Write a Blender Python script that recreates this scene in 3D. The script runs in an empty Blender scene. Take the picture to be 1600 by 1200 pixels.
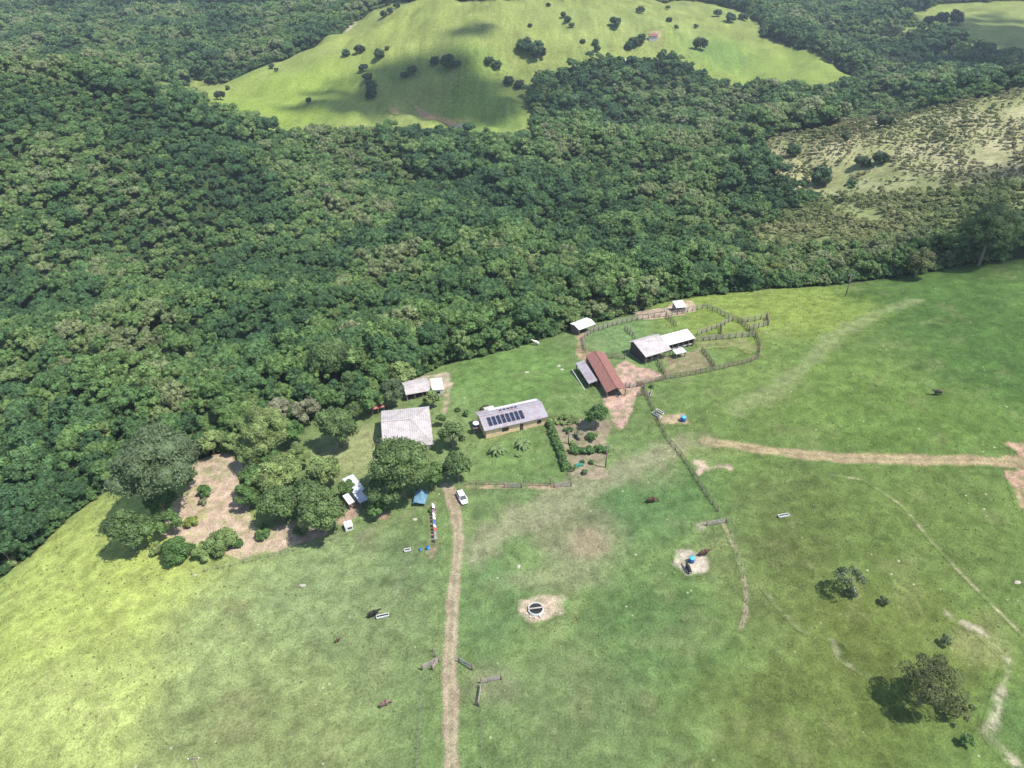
import bpy, bmesh, math, random
import numpy as np
from mathutils import Vector, Matrix
random.seed(7); RNG = np.random.default_rng(11)
SC = bpy.context.scene; COL = SC.collection
R = math.radians
# ------------------------------------------------------------ camera, sky, sun, exposure
CAMZ = 125.0; PITCH = R(36.0); FPX = 1232.0
cam_d = bpy.data.cameras.new('camera'); cam = bpy.data.objects.new('camera', cam_d); COL.objects.link(cam)
cam.location = (0, 0, CAMZ); cam.rotation_euler = (R(90) - PITCH, 0, 0)
cam_d.sensor_width = 36; cam_d.lens = 36 * FPX / 1600; cam_d.clip_end = 20000; cam_d.clip_start = 0.5
SC.camera = cam
SUN_EL, SUN_AZ = R(64), R(-20)          # azimuth measured from +x towards +y
SUNV = Vector((math.cos(SUN_EL) * math.cos(SUN_AZ), math.cos(SUN_EL) * math.sin(SUN_AZ), math.sin(SUN_EL)))
w = bpy.data.worlds.new('World'); SC.world = w; w.use_nodes = True
nt = w.node_tree; sky = nt.nodes.new('ShaderNodeTexSky'); sky.sky_type = 'NISHITA'; sky.sun_disc = False
sky.sun_elevation = SUN_EL; sky.sun_rotation = R(90) - SUN_AZ
nt.links.new(sky.outputs[0], nt.nodes['Background'].inputs[0]); nt.nodes['Background'].inputs[1].default_value = 0.13
sd = bpy.data.lights.new('sun', 'SUN'); sd.energy = 4.0; sd.angle = R(0.6); sd.color = (1, .95, .87)
so = bpy.data.objects.new('sun', sd); COL.objects.link(so)
so.rotation_euler = SUNV.to_track_quat('Z', 'Y').to_euler()
SC.view_settings.view_transform = 'Standard'; SC.view_settings.look = 'None'
SC.view_settings.exposure = 1.08; SC.view_settings.gamma = 1
SC.cycles.max_bounces = 6; SC.cycles.volume_bounces = 0; SC.cycles.transparent_max_bounces = 6
HAZE_DENSITY = 0.00009

# ------------------------------------------------------------ terrain
def ray(px, row):
    u = (px - 800) / FPX; v = (600 - row) / FPX
    c, s = math.cos(PITCH), math.sin(PITCH)
    return np.array([u, c + v * s, -s + v * c])
def at_z(px, row, z):
    d = ray(px, row); t = (z - CAMZ) / d[2]; return (d[0] * t, d[1] * t)
CP = [  # photo column, row, ground height
 (0,1200,-5),(400,1200,-1),(800,1200,0),(1200,1200,0),(1600,1200,-2),(0,1000,-9),(400,1000,-3),(800,1000,0),(1200,1000,0),(1600,1000,0),
 (0,890,-18),(200,850,-8),(400,850,-4),(720,800,0),(1100,800,1),(1600,800,3),(100,760,-28),(300,700,-10),(500,680,-5),(630,660,-3),
 (800,650,-1),(1000,650,0),(1300,650,3),(1600,650,6),(650,590,-7),(760,560,-5),(900,520,-5),(1040,540,-3),(1060,480,-6),(1180,520,-2),
 (1320,450,-3),(1600,410,2),(1900,700,4),(1900,1100,-2),(-200,1100,-20),(2000,420,4),
 (0,700,-42),(0,550,-50),(200,560,-42),(400,560,-30),(560,520,-26),(700,500,-24),(900,460,-20),(-300,700,-55),(-300,400,-45),
 (0,400,-50),(250,400,-62),(500,400,-64),(800,400,-52),(1100,400,-34),(1400,370,-18),(1600,320,-6),(1900,300,0),
 (0,250,-35),(200,250,-46),(400,300,-66),(700,300,-80),(900,300,-64),(1100,330,-62),(-300,200,-10),
 (0,122,-24),(150,118,-32),(350,190,-60),(600,220,-88),(900,230,-70),(1100,250,-85),(1300,290,-40),(1200,218,-56),(1400,182,-36),
 (1600,137,-20),(1600,250,-14),(1900,120,0),
 (0,60,-95),(200,105,-97),(-300,60,-95),(400,95,-100),(500,150,-88),(700,180,-92),(820,205,-93),(600,60,-62),(800,60,-54),(800,0,-40),
 (1000,60,-66),(1000,130,-90),(1200,100,-90),(1400,60,-97),(1600,85,-97),(1490,115,-97),(1250,170,-92),(1900,60,-95),
 (1300,200,-46),(1300,216,-72),(1400,197,-60),(1500,160,-28),(1500,172,-50),(1600,150,-45),(1400,160,-88),(1500,136,-88),(1600,118,-85),(150,135,-60),(0,138,-50),(270,150,-45),(270,168,-74),
 (0,0,-110),(400,0,-106),(1200,0,-97),(1600,0,-92),(300,130,-94)]
pts = [at_z(a, b, z) + (z,) for a, b, z in CP]
pts += [(-1500, 2400, -60), (0, 2400, -40), (1500, 2400, -50), (-1600, 900, -60), (1600, 900, -40), (-400, -80, -12), (0, -100, 0), (400, -80, -6),
        (-900, 300, -55), (900, 300, 0)]
pts = np.array(pts, float)
XY = pts[:, :2] / 100
def phi(r2): return 0.5 * r2 * np.log(r2 + 1e-9)
def _tps():
    n = len(XY); d2 = ((XY[:, None] - XY[None]) ** 2).sum(-1)
    K = phi(d2) + np.eye(n) * 0.02; Pm = np.c_[np.ones(n), XY]
    A = np.zeros((n + 3, n + 3)); A[:n, :n] = K; A[:n, n:] = Pm; A[n:, :n] = Pm.T
    return np.linalg.solve(A, np.r_[pts[:, 2], 0, 0, 0])
W = _tps()
GX = np.arange(-1750, 1751, 5.0); GY = np.arange(-110, 2611, 5.0)
gx, gy = np.meshgrid(GX, GY)
_f = np.c_[gx.ravel(), gy.ravel()] / 100
_z = np.concatenate([phi(((c[:, None] - XY[None]) ** 2).sum(-1)) @ W[:-3] for c in np.array_split(_f, 60)])
_z += W[-3] + _f @ W[-2:]
HG = np.clip(_z, -125, 45).reshape(gx.shape)
def hash2(i, j, s):
    h = (i.astype(np.int64) * 374761393 + j.astype(np.int64) * 668265263 + s * 974711) & 0x7fffffff
    h = ((h ^ (h >> 13)) * 1274126177) & 0x7fffffff
    return ((h ^ (h >> 16)) & 0xffff) / 65535.0
def vnoise(x, y, s=0):
    i = np.floor(x); j = np.floor(y); fx = x - i; fy = y - j
    fx = fx * fx * (3 - 2 * fx); fy = fy * fy * (3 - 2 * fy)
    return ((hash2(i, j, s) * (1 - fx) + hash2(i + 1, j, s) * fx) * (1 - fy) + (hash2(i, j + 1, s) * (1 - fx) + hash2(i + 1, j + 1, s) * fx) * fy)
def fbm(x, y, s=0, o=4):
    t = 0; a = .5; n = 0
    for k in range(o): t = t + a * vnoise(x * 2 ** k, y * 2 ** k, s + k); n += a; a *= .5
    return t / n
def cub(fx):  # catmull weights
    return (-.5*fx+fx*fx-.5*fx**3, 1-2.5*fx*fx+1.5*fx**3, .5*fx+2*fx*fx-1.5*fx**3, -.5*fx*fx+.5*fx**3)
def H(x, y):
    x = np.asarray(x, float); y = np.asarray(y, float)
    u = np.clip((x - GX[0]) / 5, 1, len(GX) - 3.001); v = np.clip((y - GY[0]) / 5, 1, len(GY) - 3.001)
    i = u.astype(int); j = v.astype(int); wx = cub(u - i); wy = cub(v - j)
    z = 0
    for b in range(4):
        for a in range(4): z = z + HG[j + b - 1, i + a - 1] * wx[a] * wy[b]
    return z + (fbm(x / 22, y / 22, 5, 2) - .5) * .8
_lo = sst0 = np.clip((-26 - HG) / 22, 0, 1); _rg = fbm(gx / 85 + gy / 300, gy / 120, 201, 4) - .5; _rd = np.abs(fbm(gx / 60 + .3, gy / 90, 233, 3) - .5)
HG = HG + _lo * (_rg * 34 + (_rd - .12) * 26) * np.clip((1500 - gy) / 600, .2, 1)
def h1(x, y): return float(H(np.array([x]), np.array([y]))[0])
def P(px, row, h=0.0):
    """world point whose height above the ground is h and that stands at this place of the photograph"""
    d = ray(px, row); t = np.concatenate([np.arange(60, 400, .5), np.arange(400, 2600, 2.0)])
    X = d[0] * t; Y = d[1] * t; Z = CAMZ + d[2] * t
    g = Z - H(X, Y) - h; k = np.argmax(g < 0)
    if g[k] >= 0: k = len(t) - 1
    a = g[k - 1] / (g[k - 1] - g[k] + 1e-9); tt = t[k - 1] + (t[k] - t[k - 1]) * a
    return Vector((d[0] * tt, d[1] * tt, CAMZ + d[2] * tt - h))
def project(x, y, z):
    c, s = math.cos(PITCH), math.sin(PITCH)
    D = y * c - (z - CAMZ) * s; V = y * s + (z - CAMZ) * c
    return 800 + FPX * x / D, 600 - FPX * V / D, D
def PXY(l, h=0.0): return [tuple(P(a, b, h))[:2] for a, b in l]
def inpoly(x, y, poly):
    r = np.zeros(x.shape, bool); n = len(poly)
    for k in range(n):
        x1, y1 = poly[k]; x2, y2 = poly[(k + 1) % n]
        if y1 == y2: continue
        m = ((y1 > y) != (y2 > y)) & (x < (x2 - x1) * (y - y1) / (y2 - y1) + x1); r ^= m
    return r
def dline(x, y, pl):
    d = np.full(x.shape, 1e9)
    for (x1, y1), (x2, y2) in zip(pl[:-1], pl[1:]):
        dx, dy = x2 - x1, y2 - y1; t = np.clip(((x - x1) * dx + (y - y1) * dy) / (dx * dx + dy * dy + 1e-9), 0, 1)
        d = np.minimum(d, np.hypot(x - x1 - t * dx, y - y1 - t * dy))
    return d
def sst(a, b, x): t = np.clip((x - a) / (b - a), 0, 1); return t * t * (3 - 2 * t)

# ------------------------------------------------------------ zones of the land (world polygons)
PLATEAU = PXY([(-60,945),(0,905),(55,862),(105,812),(165,768),(215,752),(290,725),(345,708),(400,690),(455,668),(500,650),(560,642),(590,628),(620,606),(690,572),(760,556),
 (830,536),(880,520),(930,505),(985,492),(1030,474),(1100,462),(1200,452),(1300,446),(1430,430),(1500,415),(1600,404),(1800,385),(2300,350)]) \
 + [(600, 60), (400, -120), (-400, -120), (-400, 60)]
MEADOW = PXY([(205,142),(240,130),(300,121),(400,108),(500,68),(545,42),(575,22),(615,2)]) + PXY([(760,2),(1090,2),(1150,14),(1190,38),(1190,56),(1245,76),(1345,124),
 (1285,154),(1180,148),(1085,116),(1050,92),(980,98),(900,108),(845,125),(818,150),(834,182),(830,234),(790,234),(700,222),(600,214),(520,212),(430,226),(340,192),(290,160)])
MEADOW_TOP = PXY([(620,1),(760,1),(1090,1)]); _m = MEADOW_TOP
MEADOW_EXT = [_m[0], (_m[0][0] + 30, 1500), (_m[2][0] + 120, 1500), _m[2]]
FIELD_R = PXY([(1390,24),(1470,6),(1600,2),(1750,2),(1750,95),(1570,98),(1530,88),(1470,62),(1400,60),(1395,50),(1440,40),(1400,36)])
FIELD_L = PXY([(540,30),(575,2),(520,2),(500,12),(540,24)])
BUSHL = PXY([(1160,372),(1230,335),(1290,312),(1420,300),(1600,290),(1950,275),(1950,340),(1600,366),(1480,388),(1380,400),(1300,396),(1200,400)])
SCRUB = PXY([(1205,216),(1300,200),(1380,184),(1480,166),(1560,148),(1700,125),(1900,110),(1950,282),(1700,288),(1600,294),(1420,302),(1320,308),(1270,318),(1235,300),(1205,268),(1190,240)])
def openland(x, y):
    return inpoly(x, y, PLATEAU) | inpoly(x, y, MEADOW) | inpoly(x, y, MEADOW_EXT) | inpoly(x, y, FIELD_R) | inpoly(x, y, FIELD_L)

ROADS = [  # name, centre line in photo coords, half width m, edge softness, colour, strength
 ('dirt_road', [(706,1215),(705,1150),(703,1080),(702,1030),(706,980),(708,940),(713,880),(716,840),(712,800),(704,772),(698,760)], 1.2, .5, (.25,.195,.14), .95),
 ('dirt_road', [(1100,690),(1150,696),(1190,703),(1250,710),(1320,716),(1400,718),(1500,719),(1600,722),(1750,726)], 1.35, .8, (.25,.19,.115), .9),
 ('dirt_path', [(1056,698),(1010,716),(960,738),(915,757),(860,790),(810,812),(770,840),(740,870)], 3.0, 2.4, (.17,.17,.10), .75),
 ('dirt_path', [(1150,640),(1210,610),(1260,570),(1310,520),(1370,490),(1430,470)], 1.9, 2.2, (.155,.18,.08), .65),
 ('dirt_path', [(1100,690),(1066,700),(1050,712)], 2.4, 1.6, (.15,.15,.08), .5),
 ('dirt_path', [(733,759),(790,760),(850,761),(892,760)], .55, .5, (.26,.19,.13), .85),
 ('dirt_path', [(1128,815),(1146,850),(1158,885),(1166,930),(1165,960),(1158,980)], .35, .3, (.24,.21,.13), .7),
 ('dirt_path', [(1300,742),(1350,750),(1410,790),(1450,840),(1500,895),(1560,955),(1610,1005)], .18, .35, (.27,.25,.16), .7),
 ('dirt_path', [(1190,915),(1215,950),(1250,985),(1300,1000),(1310,1030),(1360,1060)], .12, .5, (.26,.25,.16), .55),
 ('dirt_path', [(1480,960),(1530,985),(1580,1035),(1560,1100),(1545,1150),(1600,1210)], .35, 1.0, (.34,.30,.22), .75),
 ('dirt_path', [(640,870),(625,905),(615,945),(600,960)], .3, .6, (.13,.15,.08), .5),
 ('dirt_path', [(697,590),(697,630),(694,645)], .8, .5, (.3,.22,.16), .8),
 ('dirt_path', [(676,790),(678,850),(672,868)], .7, .5, (.24,.17,.12), .8),
 ('dirt_path', [(440,860),(500,850),(560,838),(640,800),(672,790)], .7, .8, (.15,.15,.09), .5),
 ('dirt_path', [(985,1200),(1000,1100),(1060,1000),(1130,960)], .5, 1.2, (.1,.13,.05), .3),
 ('dirt_path', [(545,45),(560,28),(592,10)], 3.5, 2., (.3,.27,.2), .8),
]
RW = [(n, PXY(l), hw, sf, c, s) for n, l, hw, sf, c, s in ROADS]
PATCH = [ # polygon of bare ground in photo coords, colour
 ('bare_ground', [(305,722),(350,705),(385,735),(372,770),(385,795),(400,835),(460,815),(520,832),(470,850),(420,862),(380,872),(350,862),(300,845),(255,840),(255,790),(290,770),(300,740)], (.345,.26,.195), .95),
 ('bare_ground', [(938,600),(975,560),(1000,572),(1040,588),(1000,604),(985,640),(972,668),(958,655),(944,628)], (.33,.22,.18), .9),
 ('bare_ground', [(990,488),(1040,482),(1056,470),(1084,470),(1086,486),(1045,496),(1000,500)], (.36,.27,.2), .95),
 ('bare_ground', [(900,520),(914,520),(910,545),(925,552),(935,566),(902,562)], (.26,.17,.12), .8),
 ('bare_ground', [(1078,716),(1105,718),(1108,728),(1140,724),(1146,738),(1125,732),(1100,736),(1092,742)], (.34,.26,.2), .95),
 ('bare_ground', [(815,940),(850,932),(888,934),(880,955),(850,968),(828,972),(815,955)], (.34,.27,.2), .95),
 ('bare_ground', [(1056,862),(1080,858),(1100,868),(1106,892),(1075,898),(1056,884)], (.34,.29,.24), .9),
 ('bare_ground', [(1570,694),(1640,690),(1640,716),(1600,712)], (.3,.19,.14), .9),
 ('bare_ground', [(1574,738),(1640,736),(1640,800),(1592,795)], (.3,.19,.14), .85),
 ('bare_ground', [(1028,650),(1070,645),(1072,662),(1040,662)], (.3,.22,.15), .8),
 ('bare_ground', [(1038,560),(1092,546),(1112,570),(1075,582),(1040,588)], (.2,.15,.1), .7),
 ('bare_ground', [(1090,535),(1165,528),(1190,545),(1170,552),(1150,540),(1095,545)], (.17,.15,.08), .5),
 ('vegetable_garden', [(862,655),(950,655),(948,745),(900,752),(880,710)], (.2,.16,.115), .85),
 ('bare_ground', [(590,800),(610,800),(606,815),(590,812)], (.26,.16,.12), .7),
 ('bare_ground', [(528,800),(556,775),(566,805),(540,825),(524,822)], (.3,.2,.16), .8),
 ('bare_ground', [(612,598),(700,580),(705,600),(690,616),(640,622)], (.33,.27,.21), .8),
 ('bare_ground', [(696,640),(702,585),(706,640)], (.3,.22,.16), .6),
 ('bare_ground', [(1086,818),(1104,816),(1104,830),(1086,830)], (.3,.24,.2), .8),
 ('bare_ground', [(965,98),(1010,92),(1010,100)], (.3,.2,.15), .8),
 ('bare_ground', [(1010,50),(1035,48),(1030,66)], (.3,.2,.15), .7),
 ('bare_ground', [(648,165),(668,176),(705,190),(735,194),(735,200),(700,196),(660,186)], (.3,.17,.12), .8),
 ('bare_ground', [(606,170),(624,170),(620,178)], (.3,.17,.12), .6),
]
PW = [(n, PXY(l), c, s) for n, l, c, s in PATCH]
BLOBS = [ # photo centre, radii px, colour, strength
 (130,1060,280,260,(.235,.275,.078),1),(110,900,210,130,(.235,.28,.075),1),(60,1180,300,160,(.235,.275,.09),1),(430,960,190,140,(.165,.205,.082),.85),
 (430,1090,190,200,(.16,.20,.078),.85),(540,900,150,90,(.12,.155,.072),.6),(620,1000,80,140,(.11,.145,.06),.6),(420,1150,170,80,(.125,.15,.06),.6),
 (620,700,200,80,(.13,.17,.065),.55),(560,700,70,35,(.2,.215,.1),.8),(820,720,90,40,(.085,.14,.042),.7),(800,580,130,50,(.085,.15,.04),.8),
 (1010,520,110,50,(.10,.16,.065),.7),(1120,545,60,20,(.105,.155,.06),.7),
 (1150,470,170,40,(.15,.195,.055),.9),(1280,480,150,30,(.15,.19,.052),.8),(1500,440,150,40,(.065,.115,.035),.85),(1560,540,170,130,(.05,.095,.028),.95),  # deep greens at far right paint cloud shade and vignette into the grass
 (1300,600,150,60,(.10,.15,.042),.6),(1450,650,180,50,(.075,.12,.034),.7),(1180,590,80,40,(.12,.16,.06),.5),
 (1030,770,110,70,(.062,.115,.042),.8),(800,800,80,60,(.085,.125,.05),.5),(760,930,60,90,(.07,.12,.045),.6),(1050,990,120,110,(.062,.11,.036),.7),
 (900,840,70,55,(.15,.15,.088),.65),(920,850,28,20,(.23,.17,.12),.5),(860,905,90,16,(.17,.17,.1),.4),(880,1100,130,100,(.088,.115,.048),.6),
 (1240,800,100,70,(.085,.10,.045),.6),(1120,870,50,60,(.11,.13,.06),.5),(1400,820,220,90,(.078,.105,.036),.8),(1240,960,130,120,(.088,.11,.042),.75),
 (1420,1000,180,110,(.088,.11,.034),.8),(1250,1120,220,110,(.082,.105,.034),.8),(1530,1010,50,30,(.22,.2,.12),.35),(1595,1130,50,60,(.055,.10,.04),.6),
 (1090,700,70,20,(.13,.145,.07),.5),(1010,735,60,25,(.14,.15,.075),.5),(640,880,50,40,(.08,.125,.05),.4),(770,1070,50,30,(.13,.135,.08),.5),
 (360,1140,30,14,(.17,.17,.08),.4),(370,1095,24,12,(.17,.17,.08),.35),(370,945,20,8,(.18,.18,.08),.35),
 (600,40,120,60,(.165,.2,.05),.8),(1000,40,150,40,(.155,.19,.06),.7),(1200,105,150,40,(.13,.175,.038),.9),(1120,85,60,25,(.085,.145,.04),.7),
 (450,160,150,50,(.145,.2,.035),.8),(750,195,80,20,(.12,.185,.035),.8),(650,110,120,30,(.11,.165,.04),.6),
]
BW = []
for a, b, rx, ry, c, s in BLOBS:
    o = P(a, b); q = P(a + rx, b); t = P(a, max(b - ry, 2) if b > 250 else b + ry)
    BW.append((o.x, o.y, abs(q.x - o.x) + 1, abs(t.y - o.y) + 1, c, s))
def gcolor(x, y):
    """colour of the ground (grass kinds, bare soil, painted shade at the right) at world points"""
    n = len(x); big = fbm(x / 45, y / 45, 1); med = fbm(x / 11, y / 11, 2); sml = fbm(x / 3.2, y / 3.2, 3, 3)
    c = np.empty((n, 3)); c[:] = (.088, .128, .045)
    far = sst(330, 450, y)[:, None]
    c = c * (1 - far) + np.array((.14, .17, .048)) * far * (1 + .5 * (fbm(x / 26, y / 9, 61, 4) - .5))[:, None]
    wob = (med - .5) * .5 + (big - .5) * .45 + (sml - .5) * .3
    for ox, oy, rx, ry, col, s in BW:
        d = np.hypot((x - ox) / rx, (y - oy) / ry)
        m = d < 1.9
        if not m.any(): continue
        k = (s * (1 - sst(.45, 1.25, d[m] + wob[m])))[:, None]
        c[m] = c[m] * (1 - k) + np.array(col) * k
    scr = inpoly(x, y, SCRUB)
    k = scr * (.6 + .4 * sst(.4, .6, med))
    c = c * (1 - k[:, None]) + (np.array((.20, .21, .10)) + sst(.45, .65, big)[:, None] * np.array((.06, .035, .035))) * k[:, None]
    bl = inpoly(x, y, BUSHL); c[bl] = np.array((.15, .18, .07))
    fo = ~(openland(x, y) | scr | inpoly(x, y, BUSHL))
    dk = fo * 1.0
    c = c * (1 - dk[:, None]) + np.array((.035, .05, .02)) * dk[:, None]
    rt = (sst(20, 60, x) * (1 - sst(250, 300, y)) * (1 - dk))[:, None]; c = c * (1 - rt + rt * np.array((.9, .93, .74)))
    # tussocks and dry patches
    t = sst(.55, .75, med) * .1 - sst(.45, .25, med) * .12
    c *= (1 + t + (sml - .5) * .5)[:, None]
    dry = (sst(.6, .75, fbm(x / 6, y / 6, 9)) * .18 * (~fo))[:, None]
    c = c * (1 - dry) + np.array((.17, .165, .08)) * dry
    for nm, pl, hw, sf, col, s in RW:
        xs = [p[0] for p in pl]; ys = [p[1] for p in pl]
        m = (x > min(xs) - 8) & (x < max(xs) + 8) & (y > min(ys) - 8) & (y < max(ys) + 8)
        if not m.any(): continue
        d = dline(x[m], y[m], pl) + (sml[m] - .5) * sf * 2.2 + (med[m] - .5) * sf * 1.2
        k = s * (1 - sst(hw - sf * .6, hw + sf, d))
        if nm == 'dirt_path' and hw < 1: k = k * (.2 + .8 * sst(.44, .58, fbm(x[m] / 1.8, y[m] / 1.8, 88, 3)))
        if nm == 'dirt_road':   # grassy crown between the wheel ruts
            k = k * (1 - .32 * (1 - sst(.15, .5, dline(x[m], y[m], pl))))
        cc = np.array(col) * (0.85 + .3 * sml[m])[:, None]
        c[m] = c[m] * (1 - k[:, None]) + cc * k[:, None]
    for nm, pl, col, s in PW:
        xs = [p[0] for p in pl]; ys = [p[1] for p in pl]
        m = (x > min(xs) - 5) & (x < max(xs) + 5) & (y > min(ys) - 5) & (y < max(ys) + 5)
        if not m.any(): continue
        xm, ym = x[m], y[m]; d = dline(xm, ym, pl + [pl[0]]); ins = inpoly(xm, ym, pl)
        d = np.where(ins, -d, d) + (sml[m] - .5) * 2.4 + (med[m] - .5) * 1.5
        k = s * (1 - sst(-.5, .6, d)); k = k * (.55 + .45 * sst(.32, .5, fbm(xm / 1.5, ym / 1.5, 31, 2)))
        cc = np.array(col) * (0.8 + .4 * fbm(xm / 2, ym / 2, 41, 2))[:, None]
        c[m] = c[m] * (1 - k[:, None]) + cc * k[:, None]
    return np.clip(c, .01, .6)

# ------------------------------------------------------------ materials
MATS = {}
def newmat(name):
    m = bpy.data.materials.new(name); m.use_nodes = True; nt = m.node_tree; b = nt.nodes['Principled BSDF']; return m, nt, b
def N(nt, t, **k):
    n = nt.nodes.new(t)
    for a, v in k.items():
        if a[0] == 'i' and a[1:].isdigit(): n.inputs[int(a[1:])].default_value = v
        else: setattr(n, a, v)
    return n
def mult(nt, a, fac_socket):
    m = N(nt, 'ShaderNodeVectorMath', operation='SCALE'); nt.links.new(a, m.inputs[0]); nt.links.new(fac_socket, m.inputs['Scale']); return m.outputs[0]
def maprange(nt, s, a, b, c, d):
    m = N(nt, 'ShaderNodeMapRange'); m.inputs[1].default_value = a; m.inputs[2].default_value = b; m.inputs[3].default_value = c; m.inputs[4].default_value = d
    nt.links.new(s, m.inputs[0]); return m.outputs[0]
def ground_mat():
    m, nt, b = newmat('ground'); L = nt.links.new
    at = N(nt, 'ShaderNodeAttribute', attribute_name='gcol'); geo = N(nt, 'ShaderNodeNewGeometry')
    sp = N(nt, 'ShaderNodeVectorMath', operation='MULTIPLY'); sp.inputs[1].default_value = (1, 1, .3); L(geo.outputs['Position'], sp.inputs[0])
    n1 = N(nt, 'ShaderNodeTexNoise'); n1.inputs['Scale'].default_value = 2.6; n1.inputs['Detail'].default_value = 4; n1.inputs['Roughness'].default_value = .7
    n2 = N(nt, 'ShaderNodeTexNoise'); n2.inputs['Scale'].default_value = .45; n2.inputs['Detail'].default_value = 5; n2.inputs['Distortion'].default_value = .6
    vo = N(nt, 'ShaderNodeTexVoronoi'); vo.inputs['Scale'].default_value = .33
    for n in (n1, n2, vo): L(sp.outputs[0], n.inputs['Vector'])
    f1 = maprange(nt, n1.outputs[0], .3, .7, .62, 1.38); f2 = maprange(nt, n2.outputs[0], .3, .7, .74, 1.26)
    c = mult(nt, mult(nt, at.outputs['Color'], f1), f2)
    # small pale stones and dry tufts
    spk = maprange(nt, vo.outputs['Distance'], .05, .10, 1, 0)
    n3 = N(nt, 'ShaderNodeTexNoise'); n3.inputs['Scale'].default_value = .09; L(sp.outputs[0], n3.inputs['Vector'])
    g = maprange(nt, n3.outputs[0], .48, .58, 0, .8); mu = N(nt, 'ShaderNodeMath', operation='MULTIPLY'); L(spk, mu.inputs[0]); L(g, mu.inputs[1])
    mx = N(nt, 'ShaderNodeMix', data_type='RGBA'); L(mu.outputs[0], mx.inputs[0]); L(c, mx.inputs[6]); mx.inputs[7].default_value = (.33, .33, .22, 1)
    L(mx.outputs[2], b.inputs['Base Color']); b.inputs['Roughness'].default_value = .95; b.inputs['Specular IOR Level'].default_value = .08
    bp = N(nt, 'ShaderNodeBump'); bp.inputs['Strength'].default_value = .8; bp.inputs['Distance'].default_value = .35
    ad = N(nt, 'ShaderNodeMath', operation='ADD'); L(n1.outputs[0], ad.inputs[0]); L(n2.outputs[0], ad.inputs[1]); L(ad.outputs[0], bp.inputs['Height']); L(bp.outputs[0], b.inputs['Normal'])
    return m
def leaf_mat(name, cols, tone=.55, regional=False, trans=.25):
    """cols: list of leaf colours; each tree picks its own, each clump varies"""
    m, nt, b = newmat(name); L = nt.links.new
    oi = N(nt, 'ShaderNodeObjectInfo'); cr = N(nt, 'ShaderNodeValToRGB'); e = cr.color_ramp; e.interpolation = 'LINEAR'
    while len(e.elements) < len(cols): e.elements.new(.5)
    for k, c in enumerate(cols): e.elements[k].position = k / max(1, len(cols) - 1); e.elements[k].color = (*c, 1)
    s = oi.outputs['Random']
    if regional:
        ns = N(nt, 'ShaderNodeTexNoise'); ns.inputs['Scale'].default_value = .012; ns.inputs['Detail'].default_value = 3; L(oi.outputs['Location'], ns.inputs['Vector'])
        a = maprange(nt, ns.outputs[0], .35, .65, -.42, .42); ad = N(nt, 'ShaderNodeMath', operation='ADD', use_clamp=True); L(a, ad.inputs[0])
        m2 = maprange(nt, oi.outputs['Random'], 0, 1, .12, .88); L(m2, ad.inputs[1]); s = ad.outputs[0]
    L(s, cr.inputs[0])
    at = N(nt, 'ShaderNodeAttribute', attribute_name='tone'); f = maprange(nt, at.outputs['Fac'], 0, 1, 1 - tone, 1 + tone)
    c = mult(nt, cr.outputs[0], f)
    L(c, b.inputs['Base Color']); b.inputs['Roughness'].default_value = .6; b.inputs['Specular IOR Level'].default_value = .25
    tr = N(nt, 'ShaderNodeBsdfTranslucent'); L(c, tr.inputs[0]); mx = N(nt, 'ShaderNodeMixShader', i0=trans)
    L(b.outputs[0], mx.inputs[1]); L(tr.outputs[0], mx.inputs[2]); L(mx.outputs[0], nt.nodes['Material Output'].inputs[0])
    return m
def surf(name, col, rough=.8, metal=0, var=.2, scale=2., stripes=None, col2=None, spec=.3):
    if name in MATS: return MATS[name]
    m, nt, b = newmat(name); L = nt.links.new
    tc = N(nt, 'ShaderNodeTexCoord'); ns = N(nt, 'ShaderNodeTexNoise'); ns.inputs['Scale'].default_value = scale; ns.inputs['Detail'].default_value = 6; ns.inputs['Roughness'].default_value = .65
    L(tc.outputs['Object'], ns.inputs['Vector'])
    rgb = N(nt, 'ShaderNodeMix', data_type='RGBA'); rgb.inputs[6].default_value = (*col, 1); rgb.inputs[7].default_value = (*(col2 or [v * .6 for v in col]), 1)
    L(maprange(nt, ns.outputs[0], .42, .68, 0, 1 if col2 else .6), rgb.inputs[0])
    c = rgb.outputs[2]; n2 = N(nt, 'ShaderNodeTexNoise'); n2.inputs['Scale'].default_value = scale * 5; L(tc.outputs['Object'], n2.inputs['Vector'])
    c = mult(nt, c, maprange(nt, n2.outputs[0], .3, .7, 1 - var, 1 + var))
    if stripes:
        sx = N(nt, 'ShaderNodeSeparateXYZ'); L(tc.outputs['Object'], sx.inputs[0])
        wv = N(nt, 'ShaderNodeTexWave', wave_type='BANDS', bands_direction=stripes[0]); wv.inputs['Scale'].default_value = stripes[1]; wv.inputs['Distortion'].default_value = .3
        L(tc.outputs['Object'], wv.inputs['Vector']); c = mult(nt, c, maprange(nt, wv.outputs['Fac'], 0, 1, 1 - stripes[2], 1 + stripes[2] * .5))
        bp = N(nt, 'ShaderNodeBump'); bp.inputs['Strength'].default_value = .5; bp.inputs['Distance'].default_value = .05; L(wv.outputs['Fac'], bp.inputs['Height']); L(bp.outputs[0], b.inputs['Normal'])
    L(c, b.inputs['Base Color']); b.inputs['Roughness'].default_value = rough; b.inputs['Metallic'].default_value = metal; b.inputs['Specular IOR Level'].default_value = spec
    MATS[name] = m; return m
GROUND = ground_mat()
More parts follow.
